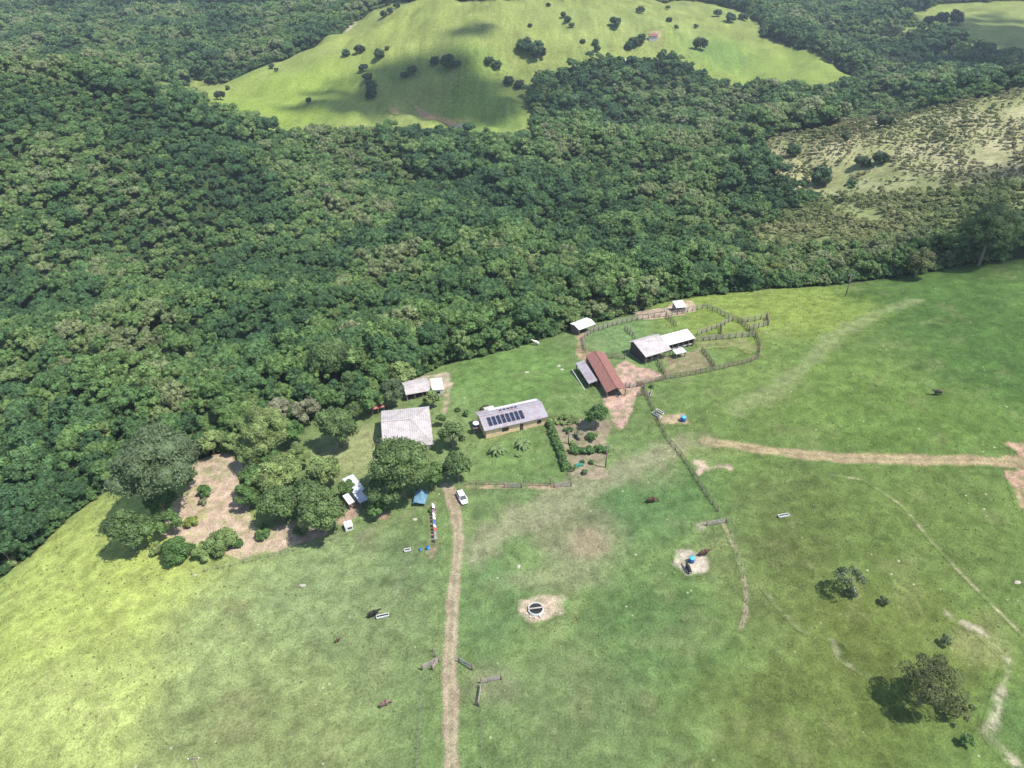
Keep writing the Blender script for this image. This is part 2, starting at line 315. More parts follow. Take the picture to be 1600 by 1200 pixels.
M = dict(
 fibre=surf('fibre_cement', (.33, .30, .295), .85, var=.14, scale=.45, stripes=('X', .6, .1), col2=(.235, .215, .205)),
 fibre_grey=surf('grey_fibre_cement', (.24, .23, .25), .85, var=.12, scale=.6, stripes=('X', .6, .1), col2=(.2, .15, .16)),
 zinc=surf('white_zinc', (.52, .52, .52), .45, var=.06, scale=.4, stripes=('X', .9, .06), col2=(.42, .40, .37)),
 zinc_blue=surf('pale_zinc', (.42, .45, .5), .4, var=.08, scale=.5, stripes=('X', .9, .08), col2=(.3, .3, .31)),
 tile=surf('clay_tile', (.175, .082, .072), .95, var=.4, scale=.9, stripes=('X', 1.3, .3), col2=(.21, .10, .075)),
 cream=surf('cream_plaster', (.60, .43, .235), .9, var=.06, scale=.8, col2=(.44, .33, .22)),
 white_wall=surf('white_plaster', (.5, .48, .45), .9, var=.08, scale=.8, col2=(.36, .33, .3)),
 wood=surf('weathered_wood', (.18, .13, .105), .9, var=.3, scale=3, col2=(.085, .07, .06)),
 wood_pale=surf('pale_weathered_wood', (.31, .275, .255), .9, var=.25, scale=3, col2=(.19, .14, .12)),
 darkwood=surf('dark_wood', (.07, .05, .045), .9, var=.3),
 concrete=surf('concrete', (.36, .35, .33), .85, var=.12, scale=1.5),
 white=surf('white_paint', (.62, .62, .6), .5, var=.06),
 car=surf('white_car_paint', (.66, .66, .66), .25, var=.02, spec=.6),
 glass=surf('dark_glass', (.02, .025, .03), .08, var=.05, spec=.7),
 rubber=surf('rubber', (.02, .02, .02), .9, var=.1),
 steel=surf('grey_steel', (.2, .2, .22), .45, .5, var=.1),
 panel=surf('solar_cell', (.012, .018, .04), .15, var=.15, scale=4, spec=.7),
 blue=surf('blue_plastic', (.025, .09, .27), .45, var=.08), sky_blue=surf('light_blue_plastic', (.06, .3, .55), .45, var=.1),
 tarp=surf('blue_tarp', (.06, .16, .22), .6, var=.15, scale=1.5, col2=(.16, .22, .3)),
 green_net=surf('green_net', (.03, .15, .11), .8, var=.3), red=surf('red_cloth', (.55, .06, .05), .9, var=.1), blue_cloth=surf('blue_cloth', (.06, .12, .5), .9, var=.1),
 white_cloth=surf('white_cloth', (.62, .6, .62), .9, var=.06), grey_cloth=surf('grey_cloth', (.2, .19, .2), .9, var=.2), purple_cloth=surf('purple_cloth', (.22, .12, .2), .9, var=.1),
 water=surf('dark_water', (.02, .022, .015), .08, var=.1, spec=.6), bark=surf('bark', (.16, .13, .1), .95, var=.3, scale=3), pale_bark=surf('pale_bark', (.36, .33, .29), .95, var=.2, scale=3),
 black_hide=surf('black_hide', (.018, .015, .014), .7, var=.2), brown_hide=surf('brown_hide', (.065, .034, .022), .7, var=.2, col2=(.07, .03, .018)),
 pied=surf('pied_hide', (.5, .48, .45), .7, var=.1, scale=1.1, col2=(.02, .02, .02)), tan_hide=surf('pale_brown_hide', (.19, .12, .10), .7, var=.1, scale=1.4, col2=(.04, .025, .02)),
 stone=surf('pale_stone', (.3, .28, .22), .9, var=.2, scale=3), dark=surf('dark_shirt', (.03, .03, .04), .9), skin=surf('skin', (.28, .16, .11), .6, var=.05), jeans=surf('jeans', (.05, .07, .12), .9),
 hay=surf('hay', (.3, .24, .13), .95, var=.3, scale=4), frond=surf('palm_green', (.10, .145, .05), .6, var=.2), tan=surf('mud', (.26, .19, .13), .95, var=.2))
LEAF = dict(
 forest=leaf_mat('forest_leaves', [(.042,.092,.036),(.055,.115,.040),(.075,.145,.046),(.10,.175,.05),(.135,.20,.062),(.17,.205,.09)], .5, True),
 mango=leaf_mat('dark_leaves', [(.075,.125,.042),(.10,.15,.05)], .5), olive=leaf_mat('grey_green_leaves', [(.075,.108,.052),(.085,.12,.055)], .45),
 light=leaf_mat('light_leaves', [(.15,.215,.07),(.18,.235,.08)], .45), lime=leaf_mat('yellow_green_leaves', [(.13,.175,.04),(.15,.19,.045)], .4),
 green=leaf_mat('green_leaves', [(.07,.14,.038),(.09,.155,.045)], .5), pale=leaf_mat('pale_leaves', [(.17,.18,.10),(.19,.19,.12)], .4),
 brown=leaf_mat('brownish_leaves', [(.085,.105,.038),(.10,.118,.045)], .6), far=leaf_mat('hill_leaves', [(.035,.07,.03),(.055,.095,.038)], .5),
 bushl=leaf_mat('bushland_leaves', [(.10,.145,.05),(.15,.195,.065),(.20,.23,.085),(.24,.25,.11)], .45, True), scrub=leaf_mat('scrub_leaves', [(.10,.135,.05),(.135,.165,.065),(.17,.185,.08),(.21,.205,.10),(.24,.22,.125)], .45, True), rust=leaf_mat('rust_leaves', [(.2,.08,.04),(.22,.09,.05)], .3),
 grass=leaf_mat('tuft_leaves', [(.12,.16,.055),(.17,.2,.07),(.25,.24,.14)], .4))

# ------------------------------------------------------------ mesh helpers
def link(name, me, mat=None, parent=None):
    o = bpy.data.objects.new(name, me); COL.objects.link(o)
    if mat is not None and me is not None: me.materials.append(mat)
    if parent: o.parent = parent
    return o
def npmesh(name, v, f, smooth=False):
    v = np.asarray(v, np.float32); f = np.asarray(f, np.int32); k = f.shape[1]
    me = bpy.data.meshes.new(name); me.vertices.add(len(v)); me.vertices.foreach_set('co', v.ravel())
    me.loops.add(f.size); me.loops.foreach_set('vertex_index', f.ravel()); me.polygons.add(len(f))
    me.polygons.foreach_set('loop_start', np.arange(0, f.size, k, dtype=np.int32)); me.polygons.foreach_set('loop_total', np.full(len(f), k, np.int32))
    me.update(calc_edges=True)
    if smooth: me.polygons.foreach_set('use_smooth', np.ones(len(f), bool))
    return me
def setcol(me, c):
    a = me.color_attributes.new('gcol', 'FLOAT_COLOR', 'POINT'); a.data.foreach_set('color', np.c_[c, np.ones(len(c))].astype(np.float32).ravel())
def tag(o, label=None, cat=None, group=None, kind=None):
    if label: o['label'] = label
    if cat: o['category'] = cat
    if group: o['group'] = group
    if kind: o['kind'] = kind
    return o
def empty(name, loc, rz=0, label=None, cat=None, group=None):
    o = bpy.data.objects.new(name, None); COL.objects.link(o); o.location = loc; o.rotation_euler = (0, 0, rz); o.empty_display_size = .3
    return tag(o, label, cat, group)
def copy_tree(o, parent=None):
    c = o.copy(); COL.objects.link(c); c.parent = parent
    for ch in list(o.children): copy_tree(ch, c)
    return c
class MB:
    def __init__(s): s.v = []; s.f = []
    def add(s, v, f): n = len(s.v); s.v += [tuple(p) for p in v]; s.f += [tuple(i + n for i in q) for q in f]; return s
    def box(s, c, d, rz=0, rx=0, ry=0):
        m = Matrix.Translation(c) @ Matrix.Rotation(rz, 4, 'Z') @ Matrix.Rotation(ry, 4, 'Y') @ Matrix.Rotation(rx, 4, 'X')
        v = [m @ Vector((x * d[0] / 2, y * d[1] / 2, z * d[2] / 2)) for x in (-1, 1) for y in (-1, 1) for z in (-1, 1)]
        return s.add(v, [(0, 1, 3, 2), (4, 6, 7, 5), (0, 4, 5, 1), (2, 3, 7, 6), (0, 2, 6, 4), (1, 5, 7, 3)])
    def tube(s, p0, p1, r0, r1=None, n=8):
        p0 = Vector(p0); p1 = Vector(p1); r1 = r0 if r1 is None else r1; d = (p1 - p0).normalized()
        a = d.orthogonal().normalized(); b = d.cross(a); v = []
        for p, r in ((p0, r0), (p1, r1)):
            for k in range(n): t = 2 * math.pi * k / n; v.append(p + a * math.cos(t) * r + b * math.sin(t) * r)
        return s.add(v, [(k, (k + 1) % n, n + (k + 1) % n, n + k) for k in range(n)] + [tuple(range(n))[::-1], tuple(range(n, 2 * n))])
    def bar(s, p0, p1, w, h):
        p0 = Vector(p0); p1 = Vector(p1); d = p1 - p0; L = d.length
        q = d.to_track_quat('X', 'Z').to_matrix().to_4x4(); m = Matrix.Translation((p0 + p1) / 2) @ q
        v = [m @ Vector((x * L / 2, y * w / 2, z * h / 2)) for x in (-1, 1) for y in (-1, 1) for z in (-1, 1)]
        return s.add(v, [(0, 1, 3, 2), (4, 6, 7, 5), (0, 4, 5, 1), (2, 3, 7, 6), (0, 2, 6, 4), (1, 5, 7, 3)])
    def lathe(s, prof, c=(0, 0, 0), n=20):
        v = []
        for r, z in prof:
            for k in range(n): t = 2 * math.pi * k / n; v.append((c[0] + r * math.cos(t), c[1] + r * math.sin(t), c[2] + z))
        f = [(i * n + k, i * n + (k + 1) % n, (i + 1) * n + (k + 1) % n, (i + 1) * n + k) for i in range(len(prof) - 1) for k in range(n)]
        return s.add(v, f)
    def slab(s, quad, t):
        a = [Vector(p) for p in quad]; n = len(a); b = [p - Vector((0, 0, t)) for p in a]
        return s.add(a + b, [tuple(range(n)), tuple(range(2 * n - 1, n - 1, -1))] + [(k, n + k, n + (k + 1) % n, (k + 1) % n) for k in range(n)])
    def build(s, name, mat, parent=None, smooth=False, loc=None):
        me = bpy.data.meshes.new(name); me.from_pydata([tuple(p) for p in s.v], [], s.f); me.update()
        if smooth: me.polygons.foreach_set('use_smooth', np.ones(len(me.polygons), bool))
        o = link(name, me, mat, parent)
        if loc is not None: o.location = loc
        return o

# ------------------------------------------------------------ ground sheet, roads, bare patches
def axis(a, b, st, lo, hi, g=1.06):
    mid = list(np.arange(a, b + 1e-6, st)); s = st; x = a; left = []
    while x > lo: s = min(s * g, 14); x -= s; left.append(max(x, lo))
    s = st; x = b; right = []
    while x < hi: s = min(s * g, 14); x += s; right.append(min(x, hi))
    return np.array(left[::-1] + mid + right)
ax = axis(-130, 150, .55, -1700, 1700); ay = axis(55, 245, .55, -100, 2550)
X, Y = np.meshgrid(ax, ay); x = X.ravel(); y = Y.ravel(); nx, ny = len(ax), len(ay)
idx = np.arange(nx * ny).reshape(ny, nx)
F = np.stack([idx[:-1, :-1], idx[:-1, 1:], idx[1:, 1:], idx[1:, :-1]], -1).reshape(-1, 4)
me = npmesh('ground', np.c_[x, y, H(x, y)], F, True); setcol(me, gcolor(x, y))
tag(link('ground', me, GROUND), kind='structure')
def sheet(name, poly, step, lift, grow=0):
    xs = [p[0] for p in poly]; ys = [p[1] for p in poly]
    a = np.arange(min(xs) - 3, max(xs) + 3, step); b = np.arange(min(ys) - 3, max(ys) + 3, step)
    X, Y = np.meshgrid(a, b); cx = (X[:-1, :-1] + X[1:, 1:]) / 2; cy = (Y[:-1, :-1] + Y[1:, 1:]) / 2
    k = inpoly(cx, cy, poly) | (dline(cx.ravel(), cy.ravel(), poly + [poly[0]]).reshape(cx.shape) < grow)
    i = np.arange(X.size).reshape(X.shape); F = np.stack([i[:-1, :-1], i[:-1, 1:], i[1:, 1:], i[1:, :-1]], -1)[k]
    u, inv = np.unique(F, return_inverse=True); xx = X.ravel()[u]; yy = Y.ravel()[u]
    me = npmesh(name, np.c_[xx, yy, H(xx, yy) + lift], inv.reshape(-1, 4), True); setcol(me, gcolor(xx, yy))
    return tag(link(name, me, GROUND), kind='structure')
def ribbon(name, pl, hw, lift=.06):
    # resample the line and lay a strip over the ground
    p = np.array(pl); s = np.r_[0, np.cumsum(np.hypot(*np.diff(p, axis=0).T))]; n = max(3, int(s[-1] / .5)); t = np.linspace(0, s[-1], n)
    cx = np.interp(t, s, p[:, 0]); cy = np.interp(t, s, p[:, 1])
    for _ in range(6): cx[1:-1] = (cx[:-2] + 2 * cx[1:-1] + cx[2:]) / 4; cy[1:-1] = (cy[:-2] + 2 * cy[1:-1] + cy[2:]) / 4
    dx = np.gradient(cx); dy = np.gradient(cy); l = np.hypot(dx, dy) + 1e-9; m = max(3, int(2 * hw / .35)); o = np.linspace(-hw, hw, m)
    xx = (cx[:, None] - dy[:, None] / l[:, None] * o).ravel(); yy = (cy[:, None] + dx[:, None] / l[:, None] * o).ravel()
    i = np.arange(n * m).reshape(n, m); F = np.stack([i[:-1, :-1], i[1:, :-1], i[1:, 1:], i[:-1, 1:]], -1).reshape(-1, 4)
    me = npmesh(name, np.c_[xx, yy, H(xx, yy) + lift], F, True); setcol(me, gcolor(xx, yy))
    return tag(link(name, me, GROUND), kind='structure')
for k, (nm, pl, hw, sf, c, s) in enumerate(RW):
    ribbon(nm, pl, hw + sf * 1.2, .035 + .002 * k)
for k, (nm, pl, c, s) in enumerate(PW):
    far = pl[0][1] > 400
    sheet(nm, pl, 1.6 if far else .42, .075 + .002 * k + (.2 if far else 0), 3 if far else .8)

# ------------------------------------------------------------ trees
def blob_dirs(n, rg, zmin=-.5):
    out = []
    while len(out) < n:
        v = rg.normal(size=3); v /= np.linalg.norm(v)
        if v[2] > zmin: out.append(v)
    return np.array(out)
ICO = None
def ico(sub=2):
    bm = bmesh.new(); bmesh.ops.create_icosphere(bm, subdivisions=sub, radius=1); v = np.array([p.co[:] for p in bm.verts]); f = np.array([[q.index for q in p.verts] for p in bm.faces]); bm.free(); return v, f
ICOV, ICOF = ico(2)
def crown_mesh(name, seed, Rx, Rz, cz, lobes, leaves, leaf, core=.8, lobe=.36, flat=0.0, zmin=-.35, spread=.72):
    """foliage: clumps spread through the crown, each covered in leaf-sized faces"""
    rg = np.random.default_rng(seed); d = blob_dirs(lobes, rg, zmin); rad = spread * rg.uniform(.62, 1.08, lobes)
    C = d * rad[:, None] * np.array([Rx, Rx, Rz]); C[:, 2] += cz; LR = Rx * lobe * rg.uniform(.5, 1.4, lobes); tone = rg.uniform(0, 1, lobes)
    V = []; Fq = []; T = []
    per = max(6, leaves // lobes)
    for c, r, tn in zip(C, LR, tone):
        n = blob_dirs(per, rg, -.45); p = c + n * (r * rg.uniform(.8, 1.1, per))[:, None] * np.array([1, 1, .85])
        nn = n * .8 + rg.normal(size=(per, 3)) * .45 + np.array([0, 0, .25]); nn /= np.linalg.norm(nn, axis=1)[:, None]
        a = np.cross(nn, rg.normal(size=(per, 3))); a /= np.linalg.norm(a, axis=1)[:, None]; b = np.cross(nn, a)
        s = leaf * rg.uniform(.6, 1.4, per)[:, None]
        base = len(V) and sum(len(q) for q in V)
        q = np.stack([p - a * s - b * s * .35, p - a * s * .2 - b * s * .75, p + a * s + b * s * .3, p + a * s * .1 + b * s * .7], 1).reshape(-1, 3)
        st = sum(len(z) for z in V); V.append(q); Fq.append(np.arange(per * 4).reshape(-1, 4) + st)
        T.append(np.repeat(np.clip(tn * .7 + rg.uniform(0, .3, per), 0, 1), 4))
    V = np.concatenate(V); Fq = np.concatenate(Fq); T = np.concatenate(T)
    if core > 0:
        cv = []; cf = []; ct = []; st = len(V)
        for c, r, tn in zip(C, LR, tone):
            vv = ICOV * (r * core) * (1 + .18 * rg.normal(size=(len(ICOV), 1))) * np.array([1, 1, .85]) + c
            cv.append(vv); f = np.c_[ICOF, ICOF[:, 2]]; cf.append(ICOF + st); st += len(vv); ct.append(np.full(len(vv), tn * .7))
        V2 = np.concatenate([V] + cv); T = np.concatenate([T] + ct); tri = np.concatenate(cf)
        quads = np.concatenate([Fq[:, [0, 1, 2]], Fq[:, [0, 2, 3]], tri]); me = npmesh(name, V2, quads)
    else: me = npmesh(name, V, Fq)
    a = me.attributes.new('tone', 'FLOAT', 'POINT'); a.data.foreach_set('value', T.astype(np.float32)); return me
def trunk_mesh(seed, h, r, spread, nb=4, lean=(0, 0)):
    rg = random.Random(seed); m = MB(); top = Vector((lean[0], lean[1], h)); mid = top * .5 + Vector((rg.uniform(-.2, .2), rg.uniform(-.2, .2), 0))
    m.tube((0, 0, -.5), mid, r * 1.25, r * .85); m.tube(mid, top, r * .85, r * .55)
    for k in range(nb):
        a = 2 * math.pi * k / nb + rg.uniform(-.4, .4); s = mid.lerp(top, rg.uniform(.3, 1)); e = s + Vector((math.cos(a) * spread * .5, math.sin(a) * spread * .5, spread * rg.uniform(.35, .6)))
        m.tube(s, e, r * .5, r * .25, 6); e2 = e + Vector((math.cos(a + .5) * spread * .35, math.sin(a + .5) * spread * .35, spread * .25)); m.tube(e, e2, r * .25, r * .08, 5)
    return m
# forest kinds: (mesh, trunk)
FT = []
for k, (rx, rz, cz, lb, lf, ls, zm) in enumerate([(4.3,3.2,8.2,26,2200,.34,-.2),(3.8,3.4,9.0,22,1900,.36,-.3),(4.8,2.7,8.6,32,2400,.34,-.1),(3.3,4.0,8.6,20,1700,.38,-.4),
                                                   (4.2,4.4,7.6,24,2000,.34,-.5),(3.6,2.8,7.4,16,1500,.42,-.2),(5.0,3.2,9.4,36,2600,.34,-.1)]):
    cm = crown_mesh('crown', 100 + k, rx, rz, cz, int(lb * 1.3), lf, ls * .92, .72, .27, zmin=zm, spread=.88); cm.materials.append(LEAF['forest'])
    tm = trunk_mesh(50 + k, cz - 1, .24, rx * .7).build('trunk', M['bark']); me = tm.data; bpy.data.objects.remove(tm); FT.append((cm, me, rx))
step = 6.3
def scatter(x0, x1, y0, y1, st):
    a = np.arange(x0, x1, st); b = np.arange(y0, y1, st * .87); X, Y = np.meshgrid(a, b); X[1::2] += st / 2
    X = X + RNG.uniform(-.36, .36, X.shape) * st; Y = Y + RNG.uniform(-.36, .36, Y.shape) * st; return X.ravel(), Y.ravel()
x1, y1 = scatter(-520, 520, 95, 520, 4.5); x2, y2 = scatter(-1150, 1150, 520, 1560, 6.4)
fx = np.r_[x1, x2]; fy = np.r_[y1, y2]; fs = np.r_[np.full(len(x1), .70), np.full(len(x2), .95)]
keep = (np.abs(fx) < .82 * fy + 90) & ~(openland(fx, fy) | inpoly(fx, fy, SCRUB) | inpoly(fx, fy, BUSHL)); fx, fy, fs = fx[keep], fy[keep], fs[keep]
fs = fs * (.68 + .8 * RNG.random(len(fx)) ** 2) * (.78 + .5 * sst(.3, .7, fbm(fx / 50, fy / 50, 77, 2)))
fs *= 1 - .22 * sst(60, 110, fx) * (1 - sst(330, 400, fy)); edge = dline(fx, fy, PLATEAU[:26]); fs *= .75 + .25 * sst(2, 12, edge); keep = edge > .8; fx, fy, fs = fx[keep], fy[keep], fs[keep]
fz = H(fx, fy) - .3
pxx, pyy, D = project(fx, fy, fz + 8)
vis = (pxx > -30) & (pxx < 1630) & (pyy > -30) & (pyy < 1230)
order = np.argsort(np.where(vis, D / fs, 1e9)); ind = order[:300]
rest = np.ones(len(fx), bool); rest[ind] = False
var = RNG.integers(0, 7, len(fx)); rotz = RNG.uniform(0, 6.283, len(fx))
first = {}
def FRONT(px): return np.interp(px, [0, 165, 350, 560, 700, 880, 1100, 1430, 1600], [830, 735, 670, 600, 540, 485, 428, 398, 372])
def zone(px, py):
    z = [(px < 110 and py > 640, 'forest tree at the far left edge of the wood above the yellow-green pasture', 'trees at the left end of the wood'),
         (px < 260, 'forest tree in the wood left of the big grey-green tree', 'trees of the wood left of the big grey-green tree'),
         (px < 470, 'forest tree in the wood behind the bare pale clearing', 'trees of the wood behind the clearing'),
         (px < 690, 'forest tree in the wood behind the hip-roofed farmhouse', 'trees of the wood behind the farmhouse'),
         (px < 900, 'forest tree along the wood edge behind the yellow house meadow', 'trees of the wood behind the yellow house'),
         (px < 1110, 'forest tree along the wood edge behind the cattle corral', 'trees of the wood behind the corral'),
         (px < 1330, 'forest tree along the wood edge between the corral and the lone pole', 'trees of the wood edge before the lone pole'),
         (True, 'forest tree along the wood edge above the dark green pasture on the right', 'trees of the wood edge on the right')]
    front = py > FRONT(px)
    for c, l, g in z:
        if c: return (l.replace('forest tree', 'front-row forest tree'), g + ', front row') if front else (l.replace('forest tree', 'inner forest tree'), g + ', further in')
for i in ind:
    l, g = zone(pxx[i], pyy[i]); t = empty('forest_tree', (fx[i], fy[i], fz[i]), rotz[i], l, 'tree', g); t.scale = (fs[i],) * 3
    cm, tm, _ = FT[var[i]]; c = link('crown', cm, None, t); link('trunk', tm, None, t); first.setdefault(int(var[i]), c)
def instance_stuff(name, x, y, z, rot, scl, var, sources, mat=None, zs=None):
    me = bpy.data.meshes.new(name); me.vertices.add(len(x)); me.vertices.foreach_set('co', np.c_[x, y, z].astype(np.float32).ravel())
    for n, v, t in (('rot', rot, 'FLOAT'), ('scl', scl, 'FLOAT'), ('var', var, 'INT')):
        a = me.attributes.new(n, t, 'POINT'); a.data.foreach_set('value', v.astype(np.int32 if t == 'INT' else np.float32))
    o = link(name, me); g = bpy.data.node_groups.new(name, 'GeometryNodeTree')
    g.interface.new_socket('Geometry', in_out='INPUT', socket_type='NodeSocketGeometry'); g.interface.new_socket('Geometry', in_out='OUTPUT', socket_type='NodeSocketGeometry')
    L = g.links.new; gi = g.nodes.new('NodeGroupInput'); go = g.nodes.new('NodeGroupOutput'); jn = g.nodes.new('GeometryNodeJoinGeometry')
    for s in reversed(sources):
        oi = g.nodes.new('GeometryNodeObjectInfo'); oi.inputs['Object'].default_value = s; oi.inputs['As Instance'].default_value = True; oi.transform_space = 'ORIGINAL'; L(oi.outputs['Geometry'], jn.inputs[0])
    iop = g.nodes.new('GeometryNodeInstanceOnPoints'); iop.inputs['Pick Instance'].default_value = True
    def na(n, t):
        q = g.nodes.new('GeometryNodeInputNamedAttribute'); q.data_type = t; q.inputs[0].default_value = n; return [s for s in q.outputs if s.enabled and s.name == 'Attribute'][0]
    cx = g.nodes.new('ShaderNodeCombineXYZ'); L(na('rot', 'FLOAT'), cx.inputs[2]); L(gi.outputs[0], iop.inputs['Points']); L(jn.outputs[0], iop.inputs['Instance'])
    L(na('var', 'INT'), iop.inputs['Instance Index']); L(cx.outputs[0], iop.inputs['Rotation']); L(na('scl', 'FLOAT'), iop.inputs['Scale']); out = iop.outputs[0]
    if mat: sm = g.nodes.new('GeometryNodeSetMaterial'); sm.inputs['Material'].default_value = mat; L(out, sm.inputs[0]); out = sm.outputs[0]
    L(out, go.inputs[0]); md = o.modifiers.new('scatter', 'NODES'); md.node_group = g; return o
srcs = [first[k] for k in sorted(first)]
nv = len(srcs)
fo = instance_stuff('forest', fx[rest], fy[rest], fz[rest], rotz[rest], fs[rest], var[rest] % nv, srcs)
tag(fo, 'dense dark green broadleaf forest filling the valley and the slopes beyond the farm', 'forest', None, 'stuff')
# low undergrowth closing the skirts of the wood
ux, uy = scatter(-420, 520, 95, 460, 2.3); ue = dline(ux, uy, PLATEAU[:26]); k = ~openland(ux, uy) & (ue < 16) & (np.abs(ux) < .82 * uy + 60); ux, uy, ue = ux[k], uy[k], ue[k]
ux2, uy2 = scatter(-560, 900, 520, 1300, 5.); me_ = MEADOW + [MEADOW[0]]; k = ~openland(ux2, uy2) & ~inpoly(ux2, uy2, SCRUB) & ((dline(ux2, uy2, me_) < 16) | (dline(ux2, uy2, FIELD_R + [FIELD_R[0]]) < 16) | (dline(ux2, uy2, SCRUB[:8]) < 14)); ux2, uy2 = ux2[k], uy2[k]
us = np.r_[.2 + .34 * RNG.random(len(ux)) ** 1.5 * (.5 + .5 * sst(0, 5, ue)) / .75, .55 + .3 * RNG.random(len(ux2))]; ux = np.r_[ux, ux2]; uy = np.r_[uy, uy2]
uo = instance_stuff('undergrowth', ux, uy, H(ux, uy) - 5.2 * us, RNG.uniform(0, 6.28, len(ux)), us, RNG.integers(0, nv, len(ux)), srcs)
tag(uo, 'low leafy undergrowth closing the edge of the forest against the pastures', 'undergrowth', None, 'stuff')
bx, by = scatter(100, 900, 180, 520, 2.3); k = inpoly(bx, by, BUSHL) & (fbm(bx / 14, by / 14, 71, 3) + RNG.uniform(-.2, .2, len(bx)) > .38); bx, by = bx[k], by[k]; b_s = .15 + .32 * RNG.random(len(bx)) ** 2
bo = instance_stuff('bushland', bx, by, H(bx, by) - 3.8 * b_s, RNG.uniform(0, 6.28, len(bx)), b_s, RNG.integers(0, nv, len(bx)), srcs, LEAF['bushl'])
tag(bo, 'light green bushy growth on the slope below the dry hillside', 'bushes', None, 'stuff')
# scrub on the dry hillside
sx, sy = scatter(150, 900, 220, 760, 2.9); k = inpoly(sx, sy, SCRUB) & (fbm(sx / 22, sy / 22, 66, 4) + RNG.uniform(-.14, .14, len(sx)) > .40); sx, sy = sx[k], sy[k]
ss = (.09 + .30 * RNG.random(len(sx)) ** 2.5) * (1 + .5 * sst(.5, .7, fbm(sx / 40, sy / 40, 12)))
so_ = instance_stuff('scrub', sx, sy, H(sx, sy) - 2.9 * ss - .3, RNG.uniform(0, 6.28, len(sx)), ss, RNG.integers(0, nv, len(sx)), srcs, LEAF['scrub'])
tag(so_, 'dry olive and straw coloured scrub covering the hillside on the right', 'scrub', None, 'stuff')

TREE_N = [0]
def tree(px, row, rpx, kind, label, name='tree', hfac=1.0, group=None, leaf=.26, dens=1.0, core=.72, lobe=.28, th=None, lean=(0, 0), wide=1.0, bark='bark', zmin=-.3):
    """row,px = centre of the crown in the photograph, rpx = its radius there"""
    TREE_N[0] += 1; s = TREE_N[0]
    g = P(px, row); Dd = project(g.x, g.y, g.z)[2]; Rr = rpx / FPX * Dd * .95
    trunk_h = (Rr * .55 if th is None else th) ; rz = Rr * .78 * hfac; cz = trunk_h + rz * .75
    b = P(px, row, cz); Dd = project(b.x, b.y, b.z + cz)[2]; Rr = rpx / FPX * Dd * .92
    t = empty(name, b, random.uniform(0, 6.28) if lean == (0, 0) else 0, label, 'bush' if 'bush' in name or 'shrub' in name else 'tree', group)
    area = Rr * Rr; lobes = int(max(10, min(95, 14 + area * .9))); leaves = int(min(26000, max(900, area * 240 * dens * (.26 / leaf) ** 1.5)))
    me = crown_mesh('crown', 500 + s, Rr * wide, rz, cz, lobes, leaves, leaf, core, lobe, zmin=zmin); c = link('crown', me, LEAF[kind], t); c.location = (lean[0], lean[1], 0)
    trunk_mesh(s, max(.6, cz - rz * .2), max(.06, Rr * .055), Rr * .8, 5, lean).build('trunk', M[bark], t)
    return t
T = tree
T(236,725,80,'olive','huge grey-green tree left of the bare clearing', 'broadleaf_tree', .9, lobe=.26)
T(200,826,41,'mango','round dark mango-like tree at the tip of the yellow-green pasture','broadleaf_tree')
T(262,816,24,'green','small dense green tree between the round dark tree and the clearing','broadleaf_tree')
T(250,785,30,'green','bright green tree tucked under the huge grey-green tree','broadleaf_tree')
T(232,650,26,'lime','vivid yellow-green tree in front of the forest left of the clearing','broadleaf_tree')
T(330,690,24,'light','small round light green tree at the top of the clearing','broadleaf_tree')
T(412,672,50,'light','large feathery light green tree right of the clearing','broadleaf_tree', leaf=.2, lobe=.22)
T(455,672,26,'green','fresh green crown on the right side of the feathery tree','broadleaf_tree')
T(398,750,32,'green','bright green tree at the right rim of the clearing','broadleaf_tree')
T(392,705,30,'light','pale green tree below the large feathery tree','broadleaf_tree', leaf=.2)
T(437,785,36,'mango','dark round tree at the lower right rim of the clearing','broadleaf_tree')
T(442,735,30,'light','thin light green tree in the middle of the orchard','broadleaf_tree', leaf=.2)
T(503,738,34,'light','grey-green tree left of the white roofed shed','broadleaf_tree')
T(502,800,45,'mango','large dark round tree left of the white van-like cabin','broadleaf_tree')
T(490,780,34,'mango','dark tree behind the large round one at the orchard front','broadleaf_tree')
T(527,664,38,'mango','round mango-like tree standing alone on the lawn left of the farmhouse','broadleaf_tree')
T(478,640,26,'pale','pale silvery tree behind the lone mango-like tree','broadleaf_tree', leaf=.2)
T(435,640,24,'pale','pale tree at the back of the orchard','broadleaf_tree', leaf=.2)
T(625,728,56,'mango','very large dark tree in front of the hip-roofed farmhouse','broadleaf_tree')
T(600,765,34,'mango','dark tree at the lower left side of the very large one','broadleaf_tree')
T(588,795,17,'green','small tree hanging over the fence beside the white shed','broadleaf_tree')
T(672,742,28,'green','blue-green tree between the two big trees by the parked car','broadleaf_tree')
T(714,728,28,'mango','round dark tree just behind the parked white car','broadleaf_tree')
T(707,680,25,'mango','dark reddish-topped tree between farmhouse and yellow house','broadleaf_tree')
T(675,622,15,'light','small round tree between the farmhouse and the long back shed','broadleaf_tree')
T(690,655,9,'green','narrow dark conifer by the right side of the farmhouse','conifer_tree', 1.6)
T(612,612,24,'olive','olive tree left of the long back shed','broadleaf_tree')
T(580,625,24,'green','green tree behind the left corner of the farmhouse','broadleaf_tree')
T(555,640,18,'mango','dark small tree behind the lawn left of the farmhouse','broadleaf_tree')
T(625,582,24,'light','bright yellow-green banana-like tree behind the long back shed','broadleaf_tree', leaf=.4)
T(590,585,24,'green','green tree in the row behind the long back shed','broadleaf_tree')
T(518,560,40,'mango','tall dark tree standing out of the forest edge with a shaded trunk','broadleaf_tree', 1.1)
T(932,650,22,'green','dense green tree at the corner of the vegetable garden','broadleaf_tree')
T(1440,408,26,'brown','large rounded olive tree at the forest edge on the right','broadleaf_tree')
T(1550,360,46,'mango','tall dark tree at the top right of the pasture','broadleaf_tree', 1.1)
